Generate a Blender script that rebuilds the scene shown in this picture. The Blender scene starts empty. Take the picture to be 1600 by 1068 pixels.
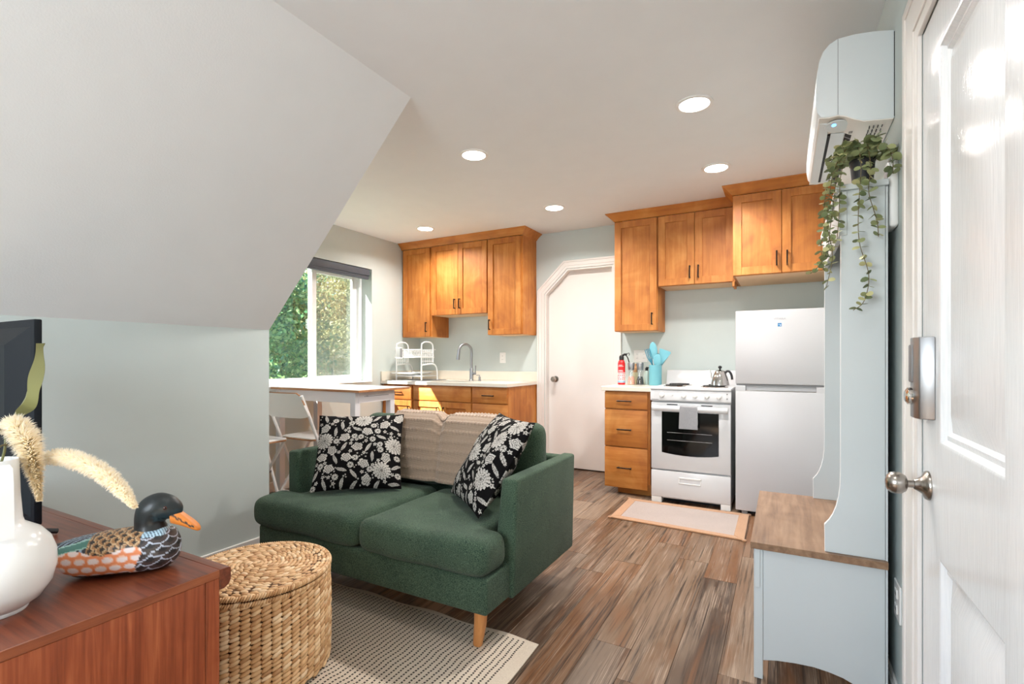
import bpy, bmesh, math, random
import numpy as np
from mathutils import Vector, Matrix, noise as mnoise

random.seed(7)
rng = np.random.default_rng(11)
C = bpy.context.scene.collection
SC = bpy.context.scene
PI = math.pi

# ------------------------------------------------------------------ camera, world, sun, exposure
CAM_H = 1.135
YAW = math.radians(28.48)
F_PX = 780.7
cam_d = bpy.data.cameras.new('camera')
cam_d.sensor_width = 36.0
cam_d.lens = F_PX / 1600 * 36.0
cam_d.shift_y = (560.5 - 534.0) / 1600
cam_d.clip_start = 0.02
cam_o = bpy.data.objects.new('camera', cam_d)
C.objects.link(cam_o)
cam_o.location = (0, 0, CAM_H)
cam_o.rotation_euler = (PI / 2, 0, YAW)
SC.camera = cam_o

w = bpy.data.worlds.new('sky')
SC.world = w
w.use_nodes = True
nt = w.node_tree
bg = nt.nodes['Background']
sky = nt.nodes.new('ShaderNodeTexSky')
sky.sky_type = 'NISHITA'
sky.sun_disc = False
sky.sun_elevation = math.radians(53)
sky.sun_rotation = math.radians(-107)
nt.links.new(sky.outputs['Color'], bg.inputs['Color'])
bg.inputs['Strength'].default_value = 0.6

sun_d = bpy.data.lights.new('sun', 'SUN')
sun_d.energy = 42.0
sun_d.angle = math.radians(0.6)
sun_d.color = (1.0, 0.93, 0.80)
sun_o = bpy.data.objects.new('sun', sun_d)
C.objects.link(sun_o)
sun_o.location = (-8, -2, 9)
sun_o.rotation_euler = Vector((1.0, 1.23, -1.41)).to_track_quat('-Z', 'Y').to_euler()

# added fill light shining in through the rear opening (behind the camera)
al = bpy.data.lights.new('rear_fill_light', 'AREA')
al.shape = 'RECTANGLE'
al.size = 1.5
al.size_y = 1.25
al.energy = 66
al.color = (0.90, 0.96, 1.0)
alo = bpy.data.objects.new('rear_fill_light', al)
C.objects.link(alo)
alo.location = (-1.1, -1.62, 1.45)
alo.rotation_euler = Vector((0, 1, -0.3)).to_track_quat('-Z', 'Z').to_euler()

DOWNLIGHT_W = 16.5
SC.view_settings.view_transform = 'Standard'
SC.view_settings.look = 'None'
SC.view_settings.exposure = 0.17
SC.view_settings.gamma = 1.0
SC.view_settings.use_curve_mapping = False
SC.cycles.use_denoising = True
SC.cycles.max_bounces = 10
SC.cycles.diffuse_bounces = 6
SC.cycles.glossy_bounces = 5
SC.cycles.transparent_max_bounces = 12
SC.cycles.sample_clamp_indirect = 6.0
SC.cycles.caustics_reflective = False

# ------------------------------------------------------------------ materials
def srgb(r, g, b):
    f = lambda c: (c / 255 / 12.92) if c / 255 <= 0.04045 else ((c / 255 + 0.055) / 1.055) ** 2.4
    return (f(r), f(g), f(b), 1.0)

class NT:
    """tiny node-tree helper"""
    def __init__(self, name):
        self.m = bpy.data.materials.new(name)
        self.m.use_nodes = True
        self.t = self.m.node_tree
        self.b = self.t.nodes['Principled BSDF']
        self.out = self.t.nodes['Material Output']
    def n(self, typ, **kw):
        nd = self.t.nodes.new(typ)
        for k, v in kw.items():
            setattr(nd, k, v)
        return nd
    def l(self, a, b):
        self.t.links.new(a, b)
    def setv(self, nd, **kw):
        for k, v in kw.items():
            nd.inputs[k].default_value = v
        return nd
    def math(self, op, a, b=None, c=None):
        nd = self.n('ShaderNodeMath', operation=op)
        for i, v in enumerate((a, b, c)):
            if v is None:
                continue
            if isinstance(v, (int, float)):
                nd.inputs[i].default_value = v
            else:
                self.l(v, nd.inputs[i])
        return nd.outputs[0]
    def ramp(self, fac, stops, interp='LINEAR'):
        nd = self.n('ShaderNodeValToRGB')
        cr = nd.color_ramp
        cr.interpolation = interp
        while len(cr.elements) < len(stops):
            cr.elements.new(0.5)
        for e, (p, c) in zip(cr.elements, stops):
            e.position = p
            e.color = c
        self.l(fac, nd.inputs[0])
        return nd.outputs[0]
    def mix(self, fac, a, b, typ='MIX'):
        nd = self.n('ShaderNodeMix', data_type='RGBA', blend_type=typ)
        for s, v in ((nd.inputs[0], fac), (nd.inputs[6], a), (nd.inputs[7], b)):
            if isinstance(v, (int, float)):
                s.default_value = v
            elif isinstance(v, tuple):
                s.default_value = v
            else:
                self.l(v, s)
        return nd.outputs[2]
    def coords(self, kind='Object', scale=(1, 1, 1), rnd=0.0, rot=(0, 0, 0)):
        tc = self.n('ShaderNodeTexCoord')
        mp = self.n('ShaderNodeMapping')
        mp.inputs['Scale'].default_value = scale
        mp.inputs['Rotation'].default_value = rot
        src = tc.outputs[kind]
        if rnd:
            oi = self.n('ShaderNodeObjectInfo')
            va = self.n('ShaderNodeVectorMath', operation='MULTIPLY_ADD')
            cb = self.n('ShaderNodeCombineXYZ')
            for i, k in enumerate((1.0, 1.7, 2.3)):
                self.l(self.math('MULTIPLY', oi.outputs['Random'], rnd * k), cb.inputs[i])
            va.operation = 'ADD'
            self.l(src, va.inputs[0]); self.l(cb.outputs[0], va.inputs[1])
            src = va.outputs[0]
        self.l(src, mp.inputs['Vector'])
        return mp.outputs[0]
    def noise(self, vec, scale, detail=3.0, rough=0.5, dist=0.0):
        nd = self.n('ShaderNodeTexNoise')
        self.setv(nd, Scale=scale, Detail=detail, Roughness=rough, Distortion=dist)
        if vec is not None:
            self.l(vec, nd.inputs['Vector'])
        return nd.outputs['Fac']
    def bump(self, h, strength=0.2, dist=0.002):
        nd = self.n('ShaderNodeBump')
        self.setv(nd, Strength=strength, Distance=dist)
        self.l(h, nd.inputs['Height'])
        self.l(nd.outputs[0], self.b.inputs['Normal'])
    def base(self, v):
        if isinstance(v, tuple):
            self.b.inputs['Base Color'].default_value = v
        else:
            self.l(v, self.b.inputs['Base Color'])

def plain(name, rgb, rough=0.5, metal=0.0, vary=0.06, bump=0.0, bscale=200, spec=0.5, coat=0.0):
    m = NT(name)
    c = srgb(*rgb)
    vec = m.coords()
    nz = m.noise(vec, 6, 3)
    lo = tuple(max(0, x * (1 - vary)) for x in c[:3]) + (1,)
    hi = tuple(min(1, x * (1 + vary)) for x in c[:3]) + (1,)
    m.base(m.ramp(nz, [(0.3, lo), (0.7, hi)]))
    m.setv(m.b, Roughness=rough, Metallic=metal)
    m.b.inputs['Specular IOR Level'].default_value = spec
    m.b.inputs['Coat Weight'].default_value = coat
    if bump:
        m.bump(m.noise(vec, bscale, 2), bump, 0.002)
    return m.m

def wood(name, axis, c_lo, c_mid, c_hi, rough=0.35, scale=1.0, fig=0.5, stretch=14, bump=0.05, rnd=9.0):
    """grain running along axis 0/1/2"""
    m = NT(name)
    sc = [stretch * scale] * 3
    sc[axis] = 1.0 * scale
    v = m.coords(scale=tuple(sc), rnd=rnd)
    v2 = m.coords(scale=(2.2 * scale,) * 3, rnd=rnd)
    g = m.noise(v, 2.2, 5, 0.6, 0.4)
    f = m.noise(v2, 1.6, 3, 0.55, 0.8)
    s = m.math('ADD', m.math('MULTIPLY', g, 1 - fig), m.math('MULTIPLY', f, fig))
    m.base(m.ramp(s, [(0.34, srgb(*c_lo)), (0.5, srgb(*c_mid)), (0.66, srgb(*c_hi))]))
    m.setv(m.b, Roughness=rough)
    m.bump(g, bump, 0.002)
    return m.m

def fabric(name, a, b, scale=900, rough=0.95, bump=0.35, fuzz=0.3):
    m = NT(name)
    v = m.coords()
    n1 = m.noise(v, scale, 2, 0.7)
    n2 = m.noise(v, 5, 3)
    s = m.math('ADD', m.math('MULTIPLY', n1, 0.85), m.math('MULTIPLY', n2, 0.15))
    m.base(m.ramp(s, [(0.38, srgb(*a)), (0.62, srgb(*b))]))
    m.setv(m.b, Roughness=rough)
    m.b.inputs['Sheen Weight'].default_value = fuzz
    m.b.inputs['Sheen Roughness'].default_value = 0.6
    m.b.inputs['Specular IOR Level'].default_value = 0.15
    m.bump(n1, bump, 0.0015)
    return m.m

def vcol(name, rough=0.6, sheen=0.0, bump=0.0, bscale=600, coat=0.0):
    m = NT(name)
    at = m.n('ShaderNodeAttribute', attribute_name='Col')
    m.base(at.outputs['Color'])
    m.setv(m.b, Roughness=rough)
    m.b.inputs['Sheen Weight'].default_value = sheen
    m.b.inputs['Coat Weight'].default_value = coat
    if bump:
        m.bump(m.noise(m.coords(), bscale, 2), bump, 0.0015)
    return m.m

M = {}
M['wall'] = plain('wall_paint', (197, 206, 204), 0.75, vary=0.012, bump=0.12, bscale=220)
M['ceiling'] = plain('ceiling_paint', (232, 233, 234), 0.85, vary=0.01, bump=0.2, bscale=160)
M['trim'] = plain('white_trim_paint', (232, 228, 224), 0.35, vary=0.01)
M['door_white'] = plain('white_door_paint', (232, 226, 222), 0.4, vary=0.012)
def gloss_door():
    m = NT('white_gloss_door_paint')
    v = m.coords(scale=(1, 26, 1))
    g = m.noise(v, 9, 4, 0.6, 0.3)
    m.base(m.ramp(g, [(0.3, srgb(226, 229, 232)), (0.7, srgb(238, 240, 242))]))
    m.setv(m.b, Roughness=0.13)
    m.bump(g, 0.30, 0.002)
    return m.m
M['door_gloss'] = gloss_door()
MAP_LO, MAP_MID, MAP_HI = (158, 89, 33), (186, 115, 47), (206, 141, 72)
M['maple_v'] = wood('maple_vertical', 2, MAP_LO, MAP_MID, MAP_HI, 0.55, 1.0, 0.6)
M['maple_h'] = wood('maple_horizontal', 0, MAP_LO, MAP_MID, MAP_HI, 0.55, 1.0, 0.6)
M['maple_in'] = plain('maple_underside', (226, 190, 148), 0.5)
M['bronze'] = plain('dark_bronze', (38, 30, 26), 0.35, 0.7)
M['quartz'] = plain('cream_quartz', (228, 220, 206), 0.22, vary=0.03)
M['steel'] = plain('brushed_steel', (158, 158, 160), 0.36, 1.0)
M['chrome'] = plain('polished_steel', (205, 203, 200), 0.12, 1.0)
M['nickel'] = plain('satin_nickel', (168, 162, 155), 0.27, 1.0)
M['enamel'] = plain('white_enamel', (214, 214, 216), 0.22, vary=0.008)
M['fridge_white'] = plain('white_fridge_paint', (194, 193, 196), 0.35, vary=0.01, bump=0.04, bscale=500)
M['black_gloss'] = plain('black_oven_glass', (9, 9, 10), 0.06, spec=0.6)
M['black'] = plain('black_plastic', (20, 20, 22), 0.4)
M['dark'] = plain('dark_recess', (14, 14, 15), 0.7)
M['coil'] = plain('burner_coil', (45, 43, 42), 0.5, 0.4)
M['grey_plastic'] = plain('grey_plastic', (120, 120, 122), 0.45)
M['white_plastic'] = plain('white_plastic', (235, 234, 232), 0.4, vary=0.01)
M['ac_white'] = plain('white_ac_plastic', (214, 220, 222), 0.3, vary=0.01)
M['ac_bottom'] = plain('white_ac_underside', (232, 226, 220), 0.4, vary=0.01)
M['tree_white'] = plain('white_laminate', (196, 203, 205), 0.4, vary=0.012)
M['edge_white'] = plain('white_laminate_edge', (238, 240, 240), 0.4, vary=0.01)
M['bench_wood'] = wood('greige_laminate_wood', 1, (104, 78, 58), (134, 104, 80), (156, 126, 100), 0.4, 1.3, 0.35)
M['teak'] = wood('teak_veneer', 0, (74, 34, 20), (106, 52, 31), (128, 68, 42), 0.3, 1.6, 0.25, stretch=26)
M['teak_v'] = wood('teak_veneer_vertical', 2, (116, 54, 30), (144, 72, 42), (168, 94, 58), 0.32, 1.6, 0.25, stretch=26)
M['teak_edge'] = wood('teak_edge', 1, (104, 50, 28), (134, 72, 42), (158, 92, 58), 0.35, 1.5, 0.3)
M['table_white'] = plain('white_table_top', (240, 238, 236), 0.3, vary=0.01)
M['table_paint'] = plain('white_table_paint', (222, 222, 226), 0.45, vary=0.01)
M['ply'] = wood('ply_edge', 0, (140, 92, 56), (170, 120, 80), (190, 142, 100), 0.5)
M['leg_wood'] = wood('beech_leg', 2, (176, 112, 58), (200, 136, 78), (216, 156, 98), 0.4, 1.0, 0.4)
M['sofa'] = fabric('green_tweed', (25, 46, 37), (80, 99, 79), 330, bump=0.5, fuzz=0.08)
M['linen_white'] = plain('white_painted_metal', (238, 238, 238), 0.35, vary=0.01)
M['red'] = plain('red_enamel', (200, 22, 28), 0.3)
M['ext_label'] = plain('white_label', (232, 222, 222), 0.5)
M['teal'] = plain('aqua_silicone', (108, 174, 188), 0.45)
M['teal_dk'] = plain('teal_silicone', (46, 126, 150), 0.45)
M['beech'] = plain('beech_handle', (196, 150, 108), 0.5)
M['salt'] = plain('pink_salt', (236, 172, 150), 0.7, vary=0.25, bump=0.4, bscale=500)
M['pepper'] = plain('black_pepper', (52, 48, 46), 0.7, vary=0.5, bump=0.5, bscale=600)
M['ceramic'] = plain('white_ceramic', (238, 238, 238), 0.2, vary=0.008)
M['tv'] = plain('dark_tv_shell', (8, 14, 21), 0.55, vary=0.03, spec=0.25)
M['tv_edge'] = plain('tv_bevel', (48, 52, 58), 0.4)
M['pot'] = plain('charcoal_pot', (36, 36, 40), 0.5)
M['blind'] = plain('charcoal_blind', (78, 84, 94), 0.6, bump=0.1)
M['vinyl'] = plain('white_vinyl', (240, 242, 242), 0.3, vary=0.008)
M['blue_led'] = None
M['sticker'] = plain('blue_sticker', (28, 120, 176), 0.4)
M['logo'] = plain('pale_silver_print', (246, 246, 246), 0.3)
M['logo_grey'] = plain('silver_lettering', (166, 168, 173), 0.35)
M['ink'] = plain('grey_print', (90, 88, 88), 0.6)
M['mat_in'] = fabric('oatmeal_mat', (150, 135, 128), (178, 163, 156), 500, bump=0.5)
M['mat_edge'] = fabric('tan_mat_border', (158, 114, 80), (188, 146, 110), 400, bump=0.5)
M['towel'] = None
M['bark'] = plain('bark', (92, 74, 58), 0.9, vary=0.3, bump=0.6, bscale=40)
M['ground'] = plain('lawn', (88, 108, 62), 0.95, vary=0.3)

def emit(name, rgb, strength):
    m = NT(name)
    m.b.inputs['Base Color'].default_value = srgb(*rgb)
    m.b.inputs['Emission Color'].default_value = srgb(*rgb)
    m.b.inputs['Emission Strength'].default_value = strength
    return m.m
M['lamp'] = emit('lamp_diffuser', (255, 246, 236), 14.0)
M['blue_led'] = emit('blue_led', (90, 170, 255), 4.0)

def glass_mat(name, tint, refl=0.06):
    m = NT(name)
    tr = m.n('ShaderNodeBsdfTransparent'); tr.inputs[0].default_value = tint
    gl = m.n('ShaderNodeBsdfGlossy'); gl.inputs['Roughness'].default_value = 0.02
    mx = m.n('ShaderNodeMixShader'); mx.inputs[0].default_value = refl
    m.l(tr.outputs[0], mx.inputs[1]); m.l(gl.outputs[0], mx.inputs[2])
    m.l(mx.outputs[0], m.out.inputs['Surface'])
    return m.m
M['glass'] = glass_mat('window_glass', (0.96, 0.99, 0.98, 1))
M['jar_glass'] = glass_mat('jar_glass', (0.95, 0.96, 0.96, 1), 0.12)
def screen_mat():
    m = NT('insect_screen')
    tr = m.n('ShaderNodeBsdfTransparent')
    df = m.n('ShaderNodeBsdfDiffuse'); df.inputs[0].default_value = srgb(150, 150, 148)
    mx = m.n('ShaderNodeMixShader'); mx.inputs[0].default_value = 0.34
    m.l(tr.outputs[0], mx.inputs[1]); m.l(df.outputs[0], mx.inputs[2])
    m.l(mx.outputs[0], m.out.inputs['Surface'])
    return m.m
M['screen'] = screen_mat()

def leaf_mat(name, cols, trans=0.45, rough=0.5):
    m = NT(name)
    g = m.n('ShaderNodeNewGeometry')
    col = m.ramp(g.outputs['Random Per Island'], [(i / (len(cols) - 1), srgb(*c)) for i, c in enumerate(cols)])
    m.l(col, m.b.inputs['Base Color'])
    m.setv(m.b, Roughness=rough)
    tl = m.n('ShaderNodeBsdfTranslucent')
    m.l(col, tl.inputs[0])
    mx = m.n('ShaderNodeMixShader'); mx.inputs[0].default_value = trans
    m.l(m.b.outputs[0], mx.inputs[1]); m.l(tl.outputs[0], mx.inputs[2])
    m.l(mx.outputs[0], m.out.inputs['Surface'])
    return m.m
M['leaf_dec'] = leaf_mat('deciduous_leaf', [(52, 110, 88), (92, 148, 104), (128, 176, 118), (172, 200, 142), (70, 130, 104)], 0.5)
M['leaf_con'] = leaf_mat('conifer_leaf', [(112, 120, 84), (152, 156, 112), (184, 184, 140), (130, 136, 98)], 0.4)
M['leaf_far'] = leaf_mat('far_leaf', [(60, 96, 60), (96, 130, 76), (128, 156, 92)], 0.5)
M['euca'] = leaf_mat('trailing_leaf', [(74, 92, 62), (104, 118, 78), (128, 138, 92), (152, 156, 106), (88, 106, 78)], 0.15)
def rnd_leaf():
    m = NT('round_trailing_leaf')
    oi = m.n('ShaderNodeObjectInfo')
    col = m.ramp(oi.outputs['Random'], [(0, srgb(96, 110, 76)), (0.3, srgb(126, 138, 94)), (0.7, srgb(160, 164, 116)), (1, srgb(194, 190, 140))])
    m.base(col)
    m.setv(m.b, Roughness=0.5)
    return m.m
M['euca'] = rnd_leaf()
M['stem'] = plain('olive_stem', (104, 92, 60), 0.6)
M['big_leaf'] = plain('olive_leaf', (118, 118, 74), 0.5, vary=0.18)

def plank_mat():
    m = NT('rustic_plank')
    oi = m.n('ShaderNodeObjectInfo')
    v = m.coords(scale=(30, 0.75, 1), rnd=31.0)
    g = m.noise(v, 2.2, 7, 0.66, 0.5)
    vf = m.coords(scale=(100, 1.2, 1), rnd=31.0)
    gf = m.noise(vf, 2.0, 4, 0.7, 0.3)
    g2 = m.noise(m.coords(scale=(9, 1.4, 1), rnd=41.0), 1.6, 3, 0.6, 0.5)
    v2 = m.coords(scale=(7, 0.9, 1), rnd=17.0)
    f = m.noise(v2, 1.4, 3, 0.5, 0.7)
    basec = m.ramp(oi.outputs['Random'], [(0.0, srgb(74, 56, 43)), (0.16, srgb(112, 88, 68)), (0.32, srgb(92, 66, 45)), (0.48, srgb(126, 104, 85)), (0.64, srgb(94, 75, 61)), (0.8, srgb(112, 76, 48)), (0.92, srgb(70, 52, 40))], 'CONSTANT')
    col = m.mix(m.math('MULTIPLY', m.ramp(f, [(0.42, (0, 0, 0, 1)), (0.62, (1, 1, 1, 1))]), 0.40), basec, srgb(150, 131, 114))
    col = m.mix(m.math('MULTIPLY', m.ramp(f, [(0.30, (1, 1, 1, 1)), (0.46, (0, 0, 0, 1))]), 0.6), col, srgb(120, 80, 50))
    col = m.mix(m.math('MULTIPLY', m.ramp(g, [(0.34, (1, 1, 1, 1)), (0.50, (0, 0, 0, 1))]), 0.9), col, srgb(40, 29, 23))
    col = m.mix(m.math('MULTIPLY', m.math('MULTIPLY', m.ramp(gf, [(0.50, (0, 0, 0, 1)), (0.66, (1, 1, 1, 1))]), m.ramp(g2, [(0.44, (0, 0, 0, 1)), (0.58, (1, 1, 1, 1))])), 0.75), col, srgb(172, 152, 134))
    # knots
    vo = m.n('ShaderNodeTexVoronoi')
    vo.inputs['Scale'].default_value = 2.0
    m.l(m.coords(scale=(2.4, 0.9, 1), rnd=23.0), vo.inputs['Vector'])
    col = m.mix(m.ramp(vo.outputs['Distance'], [(0.03, (0.85, 0.85, 0.85, 1)), (0.10, (0, 0, 0, 1))]), col, srgb(46, 32, 24))
    m.base(col)
    m.setv(m.b, Roughness=0.42)
    m.b.inputs['Specular IOR Level'].default_value = 0.3
    m.bump(m.math('ADD', g, gf), 0.25, 0.002)
    return m.m
M['plank'] = plank_mat()

def rug_mat():
    m = NT('woven_rug')
    tc = m.n('ShaderNodeTexCoord')
    sp = m.n('ShaderNodeSeparateXYZ'); m.l(tc.outputs['Object'], sp.inputs[0])
    wav = m.noise(m.coords(scale=(0.6, 5.0, 1)), 2.0, 2)
    x = m.math('ADD', sp.outputs[0], m.math('MULTIPLY', wav, 0.028))
    u = m.math('FRACT', m.math('MULTIPLY', x, 1 / 0.0236))
    line = m.math('LESS_THAN', m.math('ABSOLUTE', m.math('SUBTRACT', u, 0.5)), 0.16)
    d = m.math('FRACT', m.math('MULTIPLY', sp.outputs[1], 1 / 0.0125))
    dash = m.math('LESS_THAN', d, 0.66)
    edge = m.math('LESS_THAN', sp.outputs[0], 0.56)
    edge2 = m.math('LESS_THAN', sp.outputs[1], 0.512)
    k = m.math('MULTIPLY', m.math('MULTIPLY', line, dash), m.math('MULTIPLY', edge, edge2))
    nz = m.noise(m.coords(), 420, 2)
    c = m.ramp(nz, [(0.3, srgb(196, 180, 162)), (0.7, srgb(222, 208, 190))])
    m.base(m.mix(m.math('MULTIPLY', k, 0.92), c, srgb(34, 30, 32)))
    m.setv(m.b, Roughness=0.95)
    m.b.inputs['Specular IOR Level'].default_value = 0.1
    m.bump(nz, 0.35, 0.002)
    return m.m
M['rug'] = rug_mat()

def knit_mat(name, a, b, sx, sz):
    m = NT(name)
    v = m.coords(scale=(sx, sz, sz))
    wv = m.n('ShaderNodeTexWave', wave_type='BANDS', bands_direction='Z')
    m.setv(wv, Scale=1.0, Distortion=1.2, Detail=2.0)
    m.l(v, wv.inputs['Vector'])
    n1 = m.noise(m.coords(), 380, 2)
    s = m.math('ADD', m.math('MULTIPLY', wv.outputs['Fac'], 0.4), m.math('MULTIPLY', n1, 0.6))
    m.base(m.ramp(s, [(0.25, srgb(*a)), (0.75, srgb(*b))]))
    m.setv(m.b, Roughness=0.95)
    m.b.inputs['Sheen Weight'].default_value = 0.3
    m.bump(s, 0.5, 0.003)
    return m.m
M['throw'] = knit_mat('taupe_knit', (138, 115, 96), (184, 161, 140), 60, 60)
M['towel'] = knit_mat('grey_terry', (104, 104, 108), (186, 186, 190), 90, 130)
def straw():
    m = NT('water_hyacinth')
    g = m.n('ShaderNodeNewGeometry')
    n1 = m.noise(m.coords(), 26, 3)
    s = m.math('ADD', m.math('MULTIPLY', g.outputs['Random Per Island'], 0.65), m.math('MULTIPLY', n1, 0.35))
    m.base(m.ramp(s, [(0.1, srgb(176, 128, 84)), (0.45, srgb(214, 170, 122)), (0.7, srgb(230, 194, 150)), (0.95, srgb(244, 222, 190))]))
    m.setv(m.b, Roughness=0.45)
    m.bump(m.noise(m.coords(scale=(1, 1, 1)), 300, 2), 0.15, 0.001)
    return m.m
M['straw'] = straw()
M['straw_dark'] = plain('basket_core', (92, 62, 36), 0.9, vary=0.2)
M['pillow'] = vcol('floral_print_cotton', 0.85, 0.0, 0.25, 700)
M['pillow'].node_tree.nodes['Principled BSDF'].inputs['Specular IOR Level'].default_value = 0.12
M['duck'] = vcol('painted_duck_wood', 0.42, 0, 0.0, coat=0.1)
M['plume'] = vcol('dried_plume', 0.9)
def plume_mat():
    m = NT('dried_plume_fibre')
    at = m.n('ShaderNodeAttribute', attribute_name='Col')
    m.base(at.outputs['Color'])
    m.setv(m.b, Roughness=0.9)
    tl = m.n('ShaderNodeBsdfTranslucent'); m.l(at.outputs['Color'], tl.inputs[0])
    mx = m.n('ShaderNodeMixShader'); mx.inputs[0].default_value = 0.5
    m.l(m.b.outputs[0], mx.inputs[1]); m.l(tl.outputs[0], mx.inputs[2]); m.l(mx.outputs[0], m.out.inputs['Surface'])
    return m.m
M['plume'] = plume_mat()

# ------------------------------------------------------------------ mesh helpers
def nb():
    return bmesh.new()

def box(bm, x0, x1, y0, y1, z0, z1, b=0.0, seg=1):
    t = bmesh.new()
    bmesh.ops.create_cube(t, size=1.0)
    for v in t.verts:
        v.co = Vector(((x0 + x1) / 2 + v.co.x * (x1 - x0), (y0 + y1) / 2 + v.co.y * (y1 - y0), (z0 + z1) / 2 + v.co.z * (z1 - z0)))
    if b > 0:
        bmesh.ops.bevel(t, geom=list(t.edges), offset=b, segments=seg, profile=0.5, affect='EDGES')
    _join(bm, t)

def _join(bm, t):
    me = bpy.data.meshes.new('tmp')
    t.to_mesh(me); t.free()
    bm.from_mesh(me)
    bpy.data.meshes.remove(me)

def prism(bm, pts, axis, a, b, bev=0.0, seg=2):
    """polygon pts (2D) extruded along axis from a to b; axis 0: (y,z), 1: (x,z), 2: (x,y)"""
    t = bmesh.new()
    mk = {0: lambda p, h: (h, p[0], p[1]), 1: lambda p, h: (p[0], h, p[1]), 2: lambda p, h: (p[0], p[1], h)}[axis]
    A = [t.verts.new(mk(p, a)) for p in pts]
    B = [t.verts.new(mk(p, b)) for p in pts]
    n = len(pts)
    t.faces.new(A); t.faces.new(B[::-1])
    for i in range(n):
        t.faces.new((A[i], B[i], B[(i + 1) % n], A[(i + 1) % n]))
    bmesh.ops.recalc_face_normals(t, faces=list(t.faces))
    if bev > 0:
        bmesh.ops.bevel(t, geom=list(t.edges), offset=bev, segments=seg, profile=0.5, affect='EDGES')
    _join(bm, t)

def lathe(bm, prof, c=(0, 0, 0), axis='Z', n=24, cap=True):
    rows = []
    for r, h in prof:
        row = []
        for i in range(n):
            a = 2 * PI * i / n
            p = (r * math.cos(a), r * math.sin(a), h)
            if axis == 'Y': p = (p[0], p[2], p[1])
            elif axis == 'X': p = (p[2], p[0], p[1])
            row.append(bm.verts.new((c[0] + p[0], c[1] + p[1], c[2] + p[2])))
        rows.append(row)
    fs = []
    for a, b in zip(rows, rows[1:]):
        for i in range(n):
            fs.append(bm.faces.new((a[i], a[(i + 1) % n], b[(i + 1) % n], b[i])))
    if cap:
        fs.append(bm.faces.new(rows[0][::-1])); fs.append(bm.faces.new(rows[-1]))
    bmesh.ops.recalc_face_normals(bm, faces=fs)

def tube(bm, pts, r, n=8, cap=True, closed=False, rs=None):
    pts = [Vector(p) for p in pts]
    rings = []
    N = len(pts)
    up = None
    for i, p in enumerate(pts):
        if closed:
            d = pts[(i + 1) % N] - pts[i - 1]
        else:
            d = pts[min(i + 1, N - 1)] - pts[max(i - 1, 0)]
        d.normalize()
        if up is None:
            up = Vector((0, 0, 1)) if abs(d.z) < 0.9 else Vector((0, 1, 0))
        s = d.cross(up)
        if s.length < 1e-5:
            s = d.cross(Vector((1, 0, 0)))
        s.normalize()
        u = s.cross(d).normalized()
        up = u
        rr = rs[i] if rs else r
        rings.append([bm.verts.new(p + s * math.cos(2 * PI * k / n) * rr + u * math.sin(2 * PI * k / n) * rr) for k in range(n)])
    fs = []
    pairs = list(zip(rings, rings[1:])) + ([(rings[-1], rings[0])] if closed else [])
    for a, b in pairs:
        for k in range(n):
            fs.append(bm.faces.new((a[k], a[(k + 1) % n], b[(k + 1) % n], b[k])))
    if cap and not closed:
        fs.append(bm.faces.new(rings[0][::-1])); fs.append(bm.faces.new(rings[-1]))
    bmesh.ops.recalc_face_normals(bm, faces=fs)

def smooth_path(pts, k=6):
    """Catmull-Rom"""
    P = [Vector(p) for p in pts]
    P = [P[0] * 2 - P[1]] + P + [P[-1] * 2 - P[-2]]
    out = []
    for i in range(1, len(P) - 2):
        a, b, c, d = P[i - 1:i + 3]
        for j in range(k):
            t = j / k
            out.append(0.5 * ((2 * b) + (c - a) * t + (2 * a - 5 * b + 4 * c - d) * t * t + (3 * b - a - 3 * c + d) * t ** 3))
    out.append(P[-2])
    return out

_ELL = {}
def ell_template(nu, nv):
    if (nu, nv) not in _ELL:
        vs = [(0, 0, -1)]
        for j in range(1, nv):
            th = -PI / 2 + PI * j / nv
            for i in range(nu):
                ph = 2 * PI * i / nu
                vs.append((math.cos(th) * math.cos(ph), math.cos(th) * math.sin(ph), math.sin(th)))
        vs.append((0, 0, 1))
        fs = []
        for i in range(nu):
            fs.append((0, 1 + (i + 1) % nu, 1 + i))
        for j in range(nv - 2):
            for i in range(nu):
                a = 1 + j * nu + i; b = 1 + j * nu + (i + 1) % nu
                fs.append((a, b, b + nu, a + nu))
        top = len(vs) - 1
        o = 1 + (nv - 2) * nu
        for i in range(nu):
            fs.append((o + i, o + (i + 1) % nu, top))
        _ELL[(nu, nv)] = (np.array(vs), fs)
    return _ELL[(nu, nv)]

class Soup:
    """fast accumulation of raw vertices and faces"""
    def __init__(self):
        self.v = []; self.f = []; self.n = 0
    def add(self, verts, faces):
        self.v.append(np.asarray(verts, float))
        self.f.extend(tuple(i + self.n for i in fc) for fc in faces)
        self.n += len(verts)
    def ell(self, c, ax, ay, az, nu=6, nv=4):
        """ellipsoid with axis vectors"""
        V, Fc = ell_template(nu, nv)
        self.add(np.asarray(c) + V[:, :1] * np.asarray(ax) + V[:, 1:2] * np.asarray(ay) + V[:, 2:] * np.asarray(az), Fc)
    def mesh(self):
        return np.concatenate(self.v), self.f

def finish(me, mat, smooth=None):
    if mat is not None:
        me.materials.append(M[mat] if isinstance(mat, str) else mat)
    if smooth is not None:
        me.polygons.foreach_set('use_smooth', [True] * len(me.polygons))
        if smooth < 180:
            me.set_sharp_from_angle(angle=math.radians(smooth))
    me.update()

def _local(root, co):
    loc = ROOT.get(root.name) if root else None
    return co

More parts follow.
